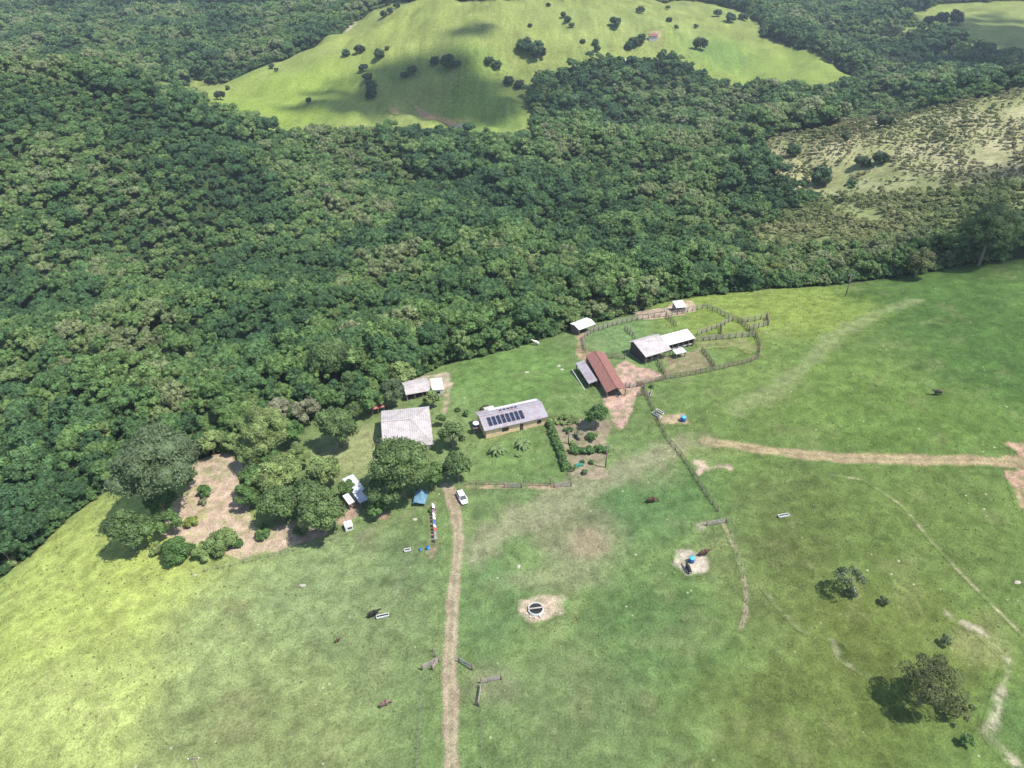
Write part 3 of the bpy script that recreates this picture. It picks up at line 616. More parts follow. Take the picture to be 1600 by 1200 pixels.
T(1385,395,16,'green','round green tree left of the large olive tree at the forest edge','broadleaf_tree')
T(1455,1065,60,'brown','wide olive-green tree with a see-through crown at the lower right','broadleaf_tree', .8, leaf=.13, dens=.62, core=0, lobe=.19)
T(1500,1105,28,'brown','low spreading tree attached to the right of the wide olive one','broadleaf_tree', .7, leaf=.13, dens=.45, core=0, lobe=.2)
T(1478,1000,10,'olive','small dark shrub above the wide olive tree','shrub', core=0, leaf=.14, dens=1.2)
T(1512,1155,13,'green','small green shrub below the wide olive tree','shrub', leaf=.14)
# leaning half bare tree
t = T(1350,908,31,'olive','leaning half-bare tree with a pale trunk in the right pasture','leaning_tree', .8, leaf=.14, dens=.36, core=0, lobe=.2, th=3.0, lean=(-2.2, .8), bark='pale_bark')
T(1382,938,9,'olive','small bush right of the pale leaning trunk','shrub', core=0, leaf=.14, th=.3)
T(1332,925,11,'olive','drooping bough bush left of the pale leaning trunk','shrub', core=0, leaf=.14, th=.3)
for a, b, r, kd, l in [(320,768,16,'green','low green bush alone in the middle of the clearing'),(318,784,9,'pale','dry grey bush just below the green bush of the clearing'),
    (299,816,12,'lime','yellowish round bush at the left of the clearing bottom'),(345,848,30,'light','large bush at the bottom of the clearing'),(318,862,22,'light','light green bush between the two largest bushes of the clearing'),
    (277,862,30,'green','wide bush at the lower left end of the clearing'),(245,858,14,'light','pale low bush beside the yellow-green pasture'),(372,850,10,'green','small bush at the right of the largest clearing bush'),
    (410,836,13,'green','low spreading weeds bush on the bare soil right of the clearing'),(410,822,6,'mango','small dark bush under the dark round tree of the clearing'),
    (862,655,10,'light','pale leafy shrub beside the right wall of the yellow house'),(880,652,10,'light','pale shrub second from the yellow house in the garden top row'),
    (897,655,9,'light','pale shrub third from the yellow house in the garden top row'),(925,683,11,'green','rounded green bush in the middle of the vegetable garden'),
    (888,672,8,'green','green bush beside the thin pole in the garden'),(905,680,10,'pale','pale yellow bush in the middle of the garden'),(895,694,7,'light','small light bush left of the hedge row'),
    (887,726,5,'mango','dark small round bush leftmost on the garden soil'),(893,733,6,'mango','dark round bush beside the green net'),(914,738,6,'mango','dark round bush at the front of the garden soil'),
    (924,722,5,'mango','dark round bush at the right of the garden soil'),(910,722,4,'mango','tiny dark bush above the green net'),(716,640,5,'green','tiny dark bush on the meadow left of the yellow house'),
    (757,637,8,'brown','brownish bush behind the left end of the yellow house'),(728,646,7,'green','flat dark bush by the path behind the yellow house'),(675,796,6,'green','small bush at the top of the clothes line'),
    (628,595,10,'lime','yellow-green bush against the back shed'),(566,600,8,'rust','rust-red bush in the forest edge left of the back shed'),(308,660,8,'rust','rust-red bush in the forest behind the clearing'),
    (30,850,12,'light','light bush at the lower left corner of the forest'),(60,838,12,'green','green bush at the edge of the yellow-green pasture'),(15,880,14,'light','pale bush at the left frame edge above the pasture'),
    (100,800,12,'green','green bush at the pasture tip left of the round dark tree'),(1018,604,4,'green','small weed bush by the corral gate')]:
    T(a, b, r, kd, l, 'bush', .8, leaf=.2, th=.1, zmin=-.1)
for a, b, r, kd, l in [(420,745,34,'light','bright light green tree in the heart of the orchard'),(385,775,24,'green','fresh green tree at the lower right rim of the clearing'),(365,690,20,'light','light tree hanging over the top of the clearing'),(465,712,24,'light','light tree on the orchard slope left of the lawn'),(478,765,26,'mango','dark tree between the orchard and the metal shed'),(360,655,24,'green','green tree at the back of the clearing'),(392,640,22,'light','light tree at the back of the orchard below the forest'),
    (300,700,22,'olive','grey-green tree at the upper left rim of the clearing'),(290,745,20,'mango','dark tree at the left rim of the clearing'),(540,762,18,'green','green tree beside the metal shed'),(470,830,13,'mango','small dark bushy tree on the lower rim of the orchard'),(425,722,22,'green','green tree in the orchard centre'),
    (505,620,24,'green','green tree at the forest edge above the lawn'),(548,600,24,'mango','dark tree at the forest edge above the farmhouse'),(655,565,16,'light','light tree at the meadow corner behind the back shed')]:
    T(a, b, r, kd, l, 'broadleaf_tree')
for k_, (a, b, r_) in enumerate([(1142,437,14),(1168,430,13),(1192,424,15),(1218,420,16),(1246,421,17),(1272,424,14),(1297,420,13)]):
    T(a, b, r_, 'light' if k_ % 2 == 0 else 'lime', ['%s rounded yellow-green tree in the bright row at the forest edge right of the corral' % q for q in ('leftmost','second','third','fourth','fifth','sixth','rightmost')][k_], 'broadleaf_tree', .9, group='bright rounded trees at the forest edge', th=.8)
# hedges as rows of foliage
def hedge(pts, h, wd, kind, label, step=.8):
    w0 = PXY(pts); p = np.array(w0); s = np.r_[0, np.cumsum(np.hypot(*np.diff(p, axis=0).T))]; n = int(s[-1] / step)
    o = P(*pts[0]); V = []; Tn = []; st = 0; Fs = []; rg = np.random.default_rng(int(pts[0][0]))
    for t_ in np.linspace(0, s[-1], n):
        cx, cy = np.interp(t_, s, p[:, 0]), np.interp(t_, s, p[:, 1]); m = crown_mesh('tmp', int(rg.integers(1e6)), wd, h * .55, h * .5, 6, 260, .17, .75, .5, zmin=-.6)
        v = np.empty(len(m.vertices) * 3); m.vertices.foreach_get('co', v); v = v.reshape(-1, 3) + (cx - o.x + rg.uniform(-.2, .2), cy - o.y + rg.uniform(-.2, .2), h1(cx, cy) - o.z)
        f = np.empty(len(m.loops), np.int32); m.loops.foreach_get('vertex_index', f); tn = np.empty(len(m.vertices)); m.attributes['tone'].data.foreach_get('value', tn)
        V.append(v); Fs.append(f.reshape(-1, 3) + st); Tn.append(tn); st += len(v); bpy.data.meshes.remove(m)
    me = npmesh('hedge', np.concatenate(V), np.concatenate(Fs)); a = me.attributes.new('tone', 'FLOAT', 'POINT'); a.data.foreach_set('value', np.concatenate(Tn).astype(np.float32))
    ob = link('hedge', me, LEAF[kind]); ob.location = o; return tag(ob, label, 'hedge')
hedge([(858,665),(868,690),(877,712),(884,735)], 1.6, 1.0, 'green', 'green hedge along the left side of the vegetable garden')
hedge([(897,708),(920,708),(946,706)], 1.8, 1.1, 'green', 'thick green hedge row across the middle of the vegetable garden')
hedge([(857,662),(875,663),(900,662)], 1.2, .8, 'light', 'low pale hedge at the top of the vegetable garden')
# trees scattered on the far hill
far = [(563,78,9,'round dark tree with a visible trunk on the far meadow'),(541,84,7,'small tree left of the round dark one on the far meadow'),(592,87,9,'low tree right of the round dark one on the far meadow'),
 (605,76,4,'tiny shrub-like tree above the low tree on the far meadow'),(345,150,9,'lone dark tree at the left foot of the far meadow'),(356,138,4,'tiny tree beside the lone dark tree at the meadow foot'),
 (483,158,5,'small lone tree low on the far meadow'),(425,105,5,'small tree pair left half near the far meadow edge'),(432,109,4,'right one of the small tree pair near the meadow edge'),
 (700,100,13,'wide dark tree in the cloud shadow of the far meadow'),(680,98,8,'pale tree left of the wide dark shaded tree'),(715,102,7,'small tree right of the wide dark shaded tree'),
 (765,96,8,'dark tree of the pair left of the round grove'),(776,102,8,'lower tree of the pair left of the round grove'),(815,74,11,'left tree of the dark round grove on the far meadow'),(828,78,12,'middle tree of the dark round grove'),
 (842,84,13,'lower right tree of the dark round grove'),(840,74,10,'rear tree of the dark round grove'),(822,70,9,'back left tree of the dark round grove'),
 (568,108,8,'top tree of the dark column in the meadow gully'),(575,122,9,'second tree of the dark column in the meadow gully'),(580,135,10,'third tree of the dark column in the meadow gully'),(582,150,10,'lowest tree of the dark column in the meadow gully'),
 (645,112,9,'faint tree in shade right of the meadow gully'),(632,118,7,'faint small tree in shade right of the gully'),(795,128,9,'tree at the meadow corner next to the dark forest'),(812,134,9,'right tree at the meadow corner next to the dark forest'),
 (961,38,9,'single round tree on the right part of the far meadow'),(828,40,4,'tiny tree on the slope above the grove'),(857,8,4,'tiny tree at the top of the far hill'),(880,25,5,'top tree of the diagonal row on the far hill'),
 (887,32,6,'second tree of the diagonal row on the far hill'),(893,40,5,'third tree of the diagonal row on the far hill'),(930,68,6,'upper tree of the lower diagonal row on the far hill'),(933,78,6,'lower tree of the lower diagonal row on the far hill'),
 (910,66,5,'small tree left of the lower diagonal row on the far hill'),(990,68,9,'left tree by the reddish hut on the far hill'),(1002,62,8,'right tree by the reddish hut on the far hill'),(983,74,8,'low tree beside the forest below the reddish hut'),
 (1045,32,5,'tree beside the far fence line'),(1043,12,4,'upper tree beside the far fence line'),(1000,17,7,'long low tree on the far ridge'),(1056,44,4,'tiny tree right of the far fence line'),(1087,42,4,'tiny lone tree on the right far slope'),
 (1094,72,12,'pale green tree left of the round far field'),(1120,22,7,'left tree in the thin grove above the round field'),(1140,30,9,'middle tree in the thin grove above the round field'),(1160,28,8,'right tree in the thin grove above the round field'),
 (620,10,6,'upper tree on the far left ridge'),(610,18,6,'middle tree on the far left ridge'),(600,24,6,'lower tree on the far left ridge'),(565,17,5,'tree beside the pale far track'),(575,8,5,'upper tree beside the pale far track'),
 (1470,32,12,'left tree of the strip in the far right field'),(1490,32,12,'right tree of the strip in the far right field'),(1450,36,9,'tree at the left tip of the far right strip'),
 (1382,192,13,'dark lone tree on the crest of the dry hillside'),(1320,216,7,'small tree on the dry hillside left of the crest tree'),(1240,238,12,'dark tree cluster at the left foot of the dry hillside'),
 (1345,255,13,'green tree in the hollow of the dry hillside'),(1375,250,13,'right green tree in the hollow of the dry hillside'),(1280,280,18,'grey-brown leafy tree below the dry hillside')]
protos = []
for k in range(4):
    cm = crown_mesh('crown', 900 + k, 3.6, 2.8, 3.0, 22, 1500, .4, .8, .34, zmin=-.8); cm.materials.append(LEAF['far'])
    tm = trunk_mesh(80 + k, 4, .3, 2.6).build('trunk', M['bark']); me = tm.data; bpy.data.objects.remove(tm); protos.append((cm, me))
for k, (a, b, r, l) in enumerate(far):
    g = P(a, b + r * .5); Dd = project(g.x, g.y, g.z)[2]; s = r / FPX * Dd / 3.6
    t = empty('hill_tree', g, random.uniform(0, 6), l, 'tree', 'trees scattered on the far hills'); t.scale = (s, s, s * random.uniform(.85, 1.05))
    link('crown', protos[k % 4][0], None, t); link('trunk', protos[k % 4][1], None, t)
# dead pale trunks at the lower left
for (a, b, h_, l) in [((30,828),0,15,'tall pale bare trunk leaning out of the forest at the far left'),((27,853),0,11,'shorter pale bare trunk at the far left corner of the forest'),((68,742),0,13,'short white bare trunk among the left forest trees')]:
    o = P(*a); m = MB().tube((0, 0, -.5), (-.3, .2, h_ * .6), .22, .16); m.tube((-.3, .2, h_ * .6), (-.9, .1, h_), .16, .05); m.tube((-.3, .2, h_ * .6), (.9, .4, h_ * .85), .08, .03)
    ob = m.build('dead_tree', M['pale_bark'], smooth=True); ob.location = o; tag(ob, l, 'dead tree')
# palms in front of the yellow house
def palm(px, row, label, s=1.0):
    o = P(px, row); t = empty('palm_plant', o, 0, label, 'palm', 'small palms in front of the yellow house')
    MB().tube((0, 0, -.3), (.05, 0, .8 * s), .16 * s, .12 * s).build('trunk', M['pale_bark'], t)
    for k in range(13):
        a = k * 2.4; L_ = 2.5 * s * random.uniform(.8, 1.1); up = random.uniform(.5, 1.2); m = MB(); prev = None
        for q in range(7):
            u = q / 6; c = Vector((math.cos(a) * L_ * u, math.sin(a) * L_ * u, .8 * s + up * s * math.sin(u * 2.6) * 1.1 - u * u * .7 * s)); wdt = .38 * s * math.sin(.3 + u * 2.7) + .03
            nrm = Vector((-math.sin(a), math.cos(a), 0)) * wdt; cur = [c - nrm - Vector((0, 0, wdt * .5)), c, c + nrm - Vector((0, 0, wdt * .5))]
            if prev: m.add(prev + cur, [(0, 1, 4, 3), (1, 2, 5, 4)])
            prev = cur
        m.build('frond', M['frond'], t)
    return t
palm(777,707,'yellow-green palm left of the other in front of the yellow house'); palm(817,697,'greyer palm right of the other in front of the yellow house', .95); palm(810,712,'tiny palm sprout on the lawn below the two palms', .4)
palm(600,596,'banana-like palm behind the long back shed', 1.5); palm(655,700,'small plant at the corner of the farmhouse roof', .5)

# ------------------------------------------------------------ buildings
def frame_from(p0, p1, h):
    a = P(p0[0], p0[1], h); b = P(p1[0], p1[1], h); d = Vector((b.x - a.x, b.y - a.y)); return a, math.atan2(d.y, d.x), d.length
def building(name, label, p0, p1, h, depth, ridge, roof_mat, kind='gable', ridge_at=.5, wall=None, posts=0, over=.5, hip=.6, wall_sides='fblr', cat='building', ts=.1, mono_rise=.6):
    """p0,p1: photo ends of one eave (height h); the building extends 'depth' to the left of that line"""
    a, ang, L = frame_from(p0, p1, h); o = Vector((a.x, a.y, 0)); c, s = math.cos(ang), math.sin(ang)
    cx = a.x + c * L / 2 - s * depth / 2; cy = a.y + s * L / 2 + c * depth / 2; z = h1(cx, cy); t = empty(name, (a.x, a.y, z), ang, label, cat)
    m = MB(); D_ = depth
    if kind == 'gable':
        ry = D_ * ridge_at
        m.slab([(0, 0, h), (L, 0, h), (L, ry, h + ridge), (0, ry, h + ridge)], ts); m.slab([(0, ry + .002, h + ridge), (L, ry + .002, h + ridge), (L, D_, h), (0, D_, h)], ts)
    elif kind == 'mono': m.slab([(0, 0, h), (L, 0, h), (L, D_, h + mono_rise), (0, D_, h + mono_rise)], ts)
    elif kind == 'hip':
        k = L * hip; ap = (k, D_ / 2, h + ridge)
        m.slab([(0, 0, h), (L, 0, h), ap, (0, D_ / 2, h + ridge)], ts); m.slab([(0, D_ / 2 + .002, h + ridge), (k, D_ / 2 + .002, h + ridge), (L, D_, h), (0, D_, h)], ts)
        m.slab([(L + .002, 0, h), (L + .002, D_, h), (k + .003, D_ / 2, h + ridge)], ts)
    rf = m.build('roof', roof_mat, t)
    if kind in ('gable', 'hip'):
        e = L if kind == 'gable' else L * hip; cap = MB().bar((0, D_ * (ridge_at if kind == 'gable' else .5), h + ridge + .03), (e, D_ * (ridge_at if kind == 'gable' else .5), h + ridge + .03), .4, .08)
        if kind == 'hip': cap.bar((e, D_ / 2, h + ridge + .03), (L, 0, h + .03), .3, .06); cap.bar((e, D_ / 2, h + ridge + .03), (L, D_, h + .03), .3, .06)
        cap.build('ridge_cap', roof_mat, rf)
    if wall:
        wm = MB(); x0, x1_, y0, y1_ = over, L - over, over, D_ - over; tk = .15; hh = h - ts - .03; zb = -1.2
        if 'f' in wall_sides: wm.box(((x0 + x1_) / 2, y0, (hh + zb) / 2), (x1_ - x0, tk, hh - zb))
        if 'b' in wall_sides: wm.box(((x0 + x1_) / 2, y1_, (hh + zb) / 2), (x1_ - x0, tk, hh - zb))
        for sd_, xx in (('l', x0), ('r', x1_)):
            if sd_ in wall_sides:
                wm.box((xx, (y0 + y1_) / 2, (hh + zb) / 2), (tk, y1_ - y0 - tk - .004, hh - zb))
                if kind == 'gable' or (kind == 'hip' and sd_ == 'l'):
                    ry = D_ * (ridge_at if kind == 'gable' else .5); f_ = .9
                    wm.add([(xx - tk / 2, y0, hh), (xx - tk / 2, y1_, hh), (xx - tk / 2, ry, hh + ridge * f_), (xx + tk / 2, y0, hh), (xx + tk / 2, y1_, hh), (xx + tk / 2, ry, hh + ridge * f_)], [(0, 1, 2), (5, 4, 3), (0, 2, 5, 3), (1, 4, 5, 2)])
        wm.build('wall', wall, t)
    if posts:
        for k in range(posts):
            u = k / (posts - 1)
            for yy in (.25, D_ - .25):
                if wall and yy > 1 and 'b' in wall_sides: continue
                hh = h - ts if kind != 'mono' else h - ts + mono_rise * yy / D_
                MB().box((.25 + u * (L - .5), yy, hh / 2 - .6), (.2, .2, hh + 1.2 - .02)).build('post', M['wood'], t)
    return t, L
def window(t, x, y, z, wd, ht, side='f', frame=M['darkwood']):
    f = MB(); d = .06
    for dx, dz, sx_, sz_ in ((0, ht / 2, wd + .12, .08), (0, -ht / 2, wd + .12, .08), (-wd / 2, 0, .08, ht), (wd / 2, 0, .08, ht), (0, 0, .05, ht)): f.box((dx, 0, dz), (sx_, d, sz_))
    o = f.build('window', frame, t); o.location = (x, y, z); MB().box((0, .01, 0), (wd - .06, .03, ht - .06)).build('pane', M['glass'], o)
    if side in 'lr': o.rotation_euler.z = R(90)
    return o
def door(t, x, y, z, wd=.9, ht=2.1, mat=None, side='f'):
    o = MB().box((0, 0, 0), (wd, .07, ht)).build('door', mat or M['darkwood'], t); o.location = (x, y, z + ht / 2); MB().tube((wd / 2 - .12, -.05, 0), (wd / 2 - .12, -.09, 0), .04).build('handle', M['steel'], o)
    if side in 'lr': o.rotation_euler.z = R(90)
    return o
# main farmhouse
fh, L = building('farmhouse', 'large farmhouse under a pale grey hip roof partly behind the very large dark tree', (598,702), (677,689), 2.9, 15.3, 2.5, M['fibre'], 'hip', wall=M['white_wall'], over=.8, cat='house')
for x_ in (2.2, 5, 9.8): window(fh, x_, .8 - .09, 1.5, 1.3, 1.0)
door(fh, 7.4, .8 - .09, 0); window(fh, .8 - .09, 4.5, 1.5, 1.2, 1, 'l'); window(fh, .8 - .09, 10, 1.5, 1.2, 1, 'l'); door(fh, .8 - .09, 7.4, 0, side='l'); window(fh, L - .71, 5, 1.5, 1.2, 1, 'r')
MB().bar((-.06, .1, 2.82), (-.06, 15.2, 2.82), .14, .16).build('shaded_gutter', M['darkwood'], fh)  # dark bar puts the shade of the left wall and eave into its colour
# yellow house
yh, L = building('yellow_house', 'long cream-yellow house with black solar panels on its grey roof', (757,674), (857,650), 2.9, 8.0, 1.25, M['fibre_grey'], 'gable', wall=M['cream'], over=.55, cat='house', ridge_at=.56)
for x_, w_ in ((L * .33, 1.6), (L * .865, 1.0)): window(yh, x_, .55 - .09, 1.55, w_, 1.0)
door(yh, L * .585, .55 - .09, 0); MB().box((L * .57, .40, 1.4), (.09, .09, 2.8)).build('drainpipe', M['darkwood'], yh)
def roofpt(x_, v, e): return Vector((x_, v * 8 * .56, 2.9 + 1.25 * v + e))
for k in range(8):
    x0 = L * .125 + k * L * .071; m = MB(); a0, a1 = roofpt(x0, .22, .13), roofpt(x0, .78, .13); m.bar(a0, a1, .86, .05); p = m.build('solar_panel', M['panel'], yh)
    fr = MB(); fr.bar(a0 + Vector((-.45, 0, 0)), a1 + Vector((-.45, 0, 0)), .035, .07); fr.bar(a0 + Vector((.45, 0, 0)), a1 + Vector((.45, 0, 0)), .035, .07); mid = (a0 + a1) / 2; fr.bar(mid + Vector((-.43, 0, .03)), mid + Vector((.43, 0, .03)), .03, .02); fr.build('panel_frame', M['steel'], p)
def backpt(x_, v, e): return Vector((x_, 4.48 + v * 3.52, 2.9 + 1.25 * (1 - v) + e))
bs = MB(); bs.add([backpt(L * .2, .62, .05), backpt(L * .98, .62, .05), backpt(L * .98, 1.0, .05), backpt(L * .2, 1.0, .05), backpt(L * .2, .62, .02), backpt(L * .98, .62, .02), backpt(L * .98, 1.0, .02), backpt(L * .2, 1.0, .02)], [(0, 1, 2, 3), (7, 6, 5, 4), (0, 4, 5, 1), (2, 6, 7, 3)])
bs.build('light_roof_strip', M['zinc'], yh)
bs = MB()
for k in range(5): q = backpt(L * (.33 + .06 * k), .22, .09); bs.bar(q, q + Vector((.7, 0, 0)), .55, .05)
bs.build('solar_heater', M['panel'], yh); MB().box((L * .25, 8.9, 1.0), (2.6, 1.8, 2.6)).build('annex', M['concrete'], yh)
building('red_lean_to', 'small faded red roof at the back left corner of the farmhouse', (580,640), (601,634), 2.3, 2.6, .3, surf('red_sheet', (.33, .11, .10), .8, var=.2, scale=.8), 'mono', posts=3, cat='shelter')
# water tank on its stand
o = P(744,676); t = empty('water_tank', o, .2, 'white round water tank on a dark stand left of the yellow house', 'water tank')
for i in (-.6, .6):
    for j in (-.6, .6): MB().box((i, j, .7), (.14, .14, 2.6)).build('leg', M['wood'], t)
MB().box((0, 0, 2.05), (1.7, 1.7, .12)).build('platform', M['wood'], t)
MB().lathe([(.0, 2.12), (.62, 2.12), (.78, 3.0), (.8, 3.05), (0, 3.06)]).build('tank', M['blue'], t, True)
MB().lathe([(.84, 3.05), (.84, 3.14), (.5, 3.32), (.2, 3.36), (0, 3.36)]).build('lid', M['white'], t, True)
# back shed
bsd, L = building('back_shed', 'long low shed with a grey sheet roof behind the farmhouse', (634,616), (674,606), 2.5, 6.2, .7, M['fibre'], 'gable', ridge_at=.6, wall=M['white_wall'], over=.4, cat='shed', wall_sides='blr', posts=4)
door(bsd, 2.0, 5.4, 0)
bs2, L = building('white_shed', 'small bright white-roofed shed joined to the right end of the long back shed', (675,609), (693,606), 2.6, 4.6, .4, M['zinc'], 'mono', wall=M['white_wall'], over=.2, cat='shed', wall_sides='fblr')
window(bs2, 1.4, .11, 1.6, 1.4, .7)
# shed among the trees
s3, L = building('metal_shed', 'white-blue metal-roofed shed showing between two dark trees', (553,772), (570,763), 2.6, 5.6, .9, M['zinc_blue'], 'mono', wall=M['white_wall'], over=.15, cat='shed')
s4, L = building('metal_lean_to', 'low blue-white metal lean-to in front of the shed between two dark trees', (562,786), (577,778), 2.0, 2.6, .4, M['zinc_blue'], 'mono', posts=3, cat='shed')
s5, L = building('white_lean_to', 'small white roof beside the metal shed at the big dark round tree', (545,788), (554,783), 2.0, 2.8, .3, M['zinc'], 'mono', posts=2, cat='shed')
s6, L = building('white_cabin', 'tiny white box-like cabin standing on the orchard fence line', (539,824), (551,820), 1.4, 1.6, .1, M['white'], 'mono', wall=M['white'], over=.05, cat='cabin', mono_rise=.1)
window(s6, 1.0, -.04, .8, .8, .35)
# corral buildings
b1, L = building('small_white_barn', 'small white-roofed shed at the left corner of the corral', (905,513), (931,505), 2.7, 4.6, .5, M['zinc'], 'gable', wall=M['wood'], over=.3, cat='barn', wall_sides='bl', posts=3)
b2, L = building('hut', 'small white-roofed hut at the top of the corral on bare soil', (1057,480), (1073,478), 2.2, 3.8, .4, M['zinc'], 'mono', wall=M['wood_pale'], over=.2, cat='hut', wall_sides='blr', mono_rise=.4, posts=2)
b3, L = building('milking_barn', 'big open barn with a pinkish-white roof in the middle of the corral', (1009.5,555.5), (1050,544), 3.3, 9.0, 1.3, M['fibre'], 'gable', ridge_at=.72, posts=5, cat='barn', wall=M['darkwood'], wall_sides='bl', over=.6)
b3['label'] = 'big open barn with a pinkish-white roof in the middle of the corral'
for k in range(3): MB().box((L * (.15 + .28 * k), 1.2, .7), (.12, .12, 1.4)).build('pen_post', M['wood_pale'], b3)
MB().box((L * .5, 1.2, 1.2), (L * .9, .08, .14)).box((L * .5, 1.2, .7), (L * .9, .08, .14)).build('pen_rail', M['wood_pale'], b3)
b4, L = building('long_barn', 'long narrow barn with a cream-white roof running right from the big open barn', (1043,538), (1087,527), 3.0, 5.0, .6, M['zinc'], 'gable', ridge_at=.85, posts=6, cat='barn', wall=M['darkwood'], wall_sides='br', over=.4)
MB().box((L / 2, .6, .85), (L * .9, .35, .3)).build('feed_trough', M['concrete'], b4); MB().box((L / 2, 1.8, 1.35), (L * .9, .08, .12)).box((L / 2, 1.8, .7), (L * .9, .08, .12)).build('pen_rail', M['wood_pale'], b4)
b5, L = building('small_lean_to', 'small white roof on posts beside the long barn', (1057,553), (1073,549), 2.0, 2.2, .2, M['zinc_blue'], 'mono', posts=2, cat='shelter', mono_rise=.2)
b6, L = building('tile_barn', 'red clay-tiled barn at the lower left of the corral', (915,559), (948,611), 2.6, 5.6, 1.1, M['tile'], 'gable', ridge_at=.5, wall=M['wood'], over=.4, cat='barn', wall_sides='fl', posts=4)
b7, L = building('open_stable', 'narrow grey-roofed open stable leaning on the red-tiled barn', (899,570), (920,598), 2.1, 2.5, .5, M['fibre_grey'], 'mono', wall=M['darkwood'], over=.1, cat='stable', wall_sides='b', posts=4)
MB().box((L / 2, -1.0, .1), (L, .18, .5)).build('stone_curb', M['concrete'], b7)
# far pond shed roofs
b8, L = building('far_hut', 'tiny white hut beside the forest on the far hill', (972,97), (984,96), 4, 5, 1, M['zinc'], 'gable', wall=M['white_wall'], cat='hut')
b9, L = building('far_house', 'tiny reddish-roofed house on the far hill', (1014,58), (1028,57), 4, 6, 1.5, M['tile'], 'gable', wall=M['white_wall'], cat='house')
# pond on the far meadow
pp = PXY([(690,194),(715,192),(735,200),(732,206),(705,203)]); zz = min(h1(a, b) for a, b in pp) + .7
pm = MB(); pm.slab([(a, b, zz) for a, b in pp], 1.2); tag(pm.build('pond_water', surf('pond_water', (.16, .16, .14), .15, var=.05)), kind='structure')

# ------------------------------------------------------------ fences
FENCE_N = [0]
def resample(pts, gap):
    p = np.array(PXY(pts)); s = np.r_[0, np.cumsum(np.hypot(*np.diff(p, axis=0).T))]; n = max(2, int(round(s[-1] / gap)) + 1); t = np.linspace(0, s[-1], n)
    return list(zip(np.interp(t, s, p[:, 0]), np.interp(t, s, p[:, 1])))
def fence(pts, label, gap=1.9, h=1.7, rails=4, mat='wood', rail_mat=None, name='corral_fence', pr=.11, rw=.16, wire=False):
    q = resample(pts, gap); o = Vector((q[0][0], q[0][1], h1(*q[0]))); t = empty(name, o, 0, label, 'fence')
    pm_ = MB().tube((0, 0, -.4), (0, 0, h + .12), pr, pr * .85, 7); base = pm_.build('post', M[mat], t, True); base.location = (0, 0, 0)
    L3 = [Vector((a, b, h1(a, b))) - o for a, b in q]
    for k, v in enumerate(L3[1:]):
        if k >= 99: break
        c = base.copy(); COL.objects.link(c); c.parent = t; c.location = v; c.rotation_euler = (random.uniform(-.05, .05), random.uniform(-.05, .05), random.uniform(0, 6)); c.scale = (1, 1, random.uniform(.9, 1.08))
    rm = MB()
    for a, b in zip(L3[:-1], L3[1:]):
        d = (b - a).normalized(); n = Vector((-d.y, d.x, 0)) * (pr + .03)
        for r_ in range(rails):
            z = h * (.18 + .78 * r_ / max(1, rails - 1)); j0, j1 = (random.uniform(-.06, .06), random.uniform(-.06, .06)) if not wire else (0, 0)
            A = a + Vector((0, 0, z + j0)) + n; B = b + Vector((0, 0, z + j1)) + n
            if wire: rm.tube(A, B, .012, .012, 4)
            else: rm.bar(A, B, .035, rw)
    rm.build('wire' if wire else 'rail', M['steel'] if wire else M[rail_mat or mat], t); return t
fence([(915,549),(910,530),(927,519),(962,508),(992,501),(1022,497),(1040,495)], 'grey plank corral fence along the upper left side past the small white shed', rail_mat='wood_pale')
fence([(1041,495),(1054,493),(1080,487),(1100,482),(1119,487),(1131,494),(1144,501)], 'grey plank corral fence curving around the top below the small hut', rail_mat='wood_pale')
fence([(1145,501),(1158,505),(1170,517),(1181,527),(1187,543),(1185,559)], 'dark plank corral fence rounding the right end')
fence([(1184,560),(1172,566),(1142,573),(1114,580),(1082,586),(1040,593),(1010,600),(995,605)], 'long plank corral fence along the front with closely set posts', gap=1.5, rail_mat='wood')
fence([(1089,534),(1126,531),(1168,527),(1180,527)], 'tall pale plank fence running right from the long barn', rail_mat='wood_pale', h=1.9, rails=5)
fence([(1089,524),(1121,513),(1144,502)], 'plank fence slanting up from the long barn to the corral top', rail_mat='wood_pale')
fence([(1126,513),(1126,530)], 'short cross fence closing the pen right of the long barn')
fence([(1040,496),(1056,510)], 'short cross fence below the small hut')
fence([(976,515),(992,529)], 'short cross fence left of the big open barn', rail_mat='wood_pale')
fence([(1027,568),(1040,591)], 'short cross fence in front of the big open barn')
fence([(1096,549),(1107,562),(1117,578)], 'cross fence splitting the front pens right of the barns')
fence([(946,560),(976,562)], 'dark plank fence beside the top of the red-tiled barn', h=1.9)
fence([(1158,504),(1180,502),(1197,497)], 'upper side of the loading chute at the right end of the corral', rail_mat='wood_pale', h=1.9)
fence([(1170,517),(1184,513),(1200,509)], 'lower side of the loading chute at the right end of the corral', rail_mat='wood_pale', h=1.9)
fence([(1197,497),(1200,509)], 'tall plank gate end of the loading chute', rail_mat='wood_pale', gap=1.2, h=2.2, rails=5)
fence([(948,611),(984,606)], 'whitish plank fence closing the lower end of the red-tiled barn', rail_mat='wood_pale', gap=1.3)
fence([(994,604),(1006,606),(1008,617),(995,620)], 'small square plank pen beside the corral gate')
fence([(992,494),(1015,492),(1042,487)], 'whitish picket fence along the bare soil at the corral top', rail_mat='wood_pale', gap=.8, rails=2, h=1.4, mat='wood_pale')
fence([(1008,617),(1020,640),(1030,665),(1043,690),(1063,712),(1078,735),(1100,770),(1122,800)], 'wooden post fence running down the slope from the corral gate', gap=2.4, h=1.4, rails=3, name='field_fence')
fence([(1137,818),(1147,850),(1158,885),(1166,930),(1166,955),(1159,978)], 'wire fence beside the pale footpath right of the water spot', gap=3, h=1.3, rails=3, wire=True, name='field_fence', pr=.07)
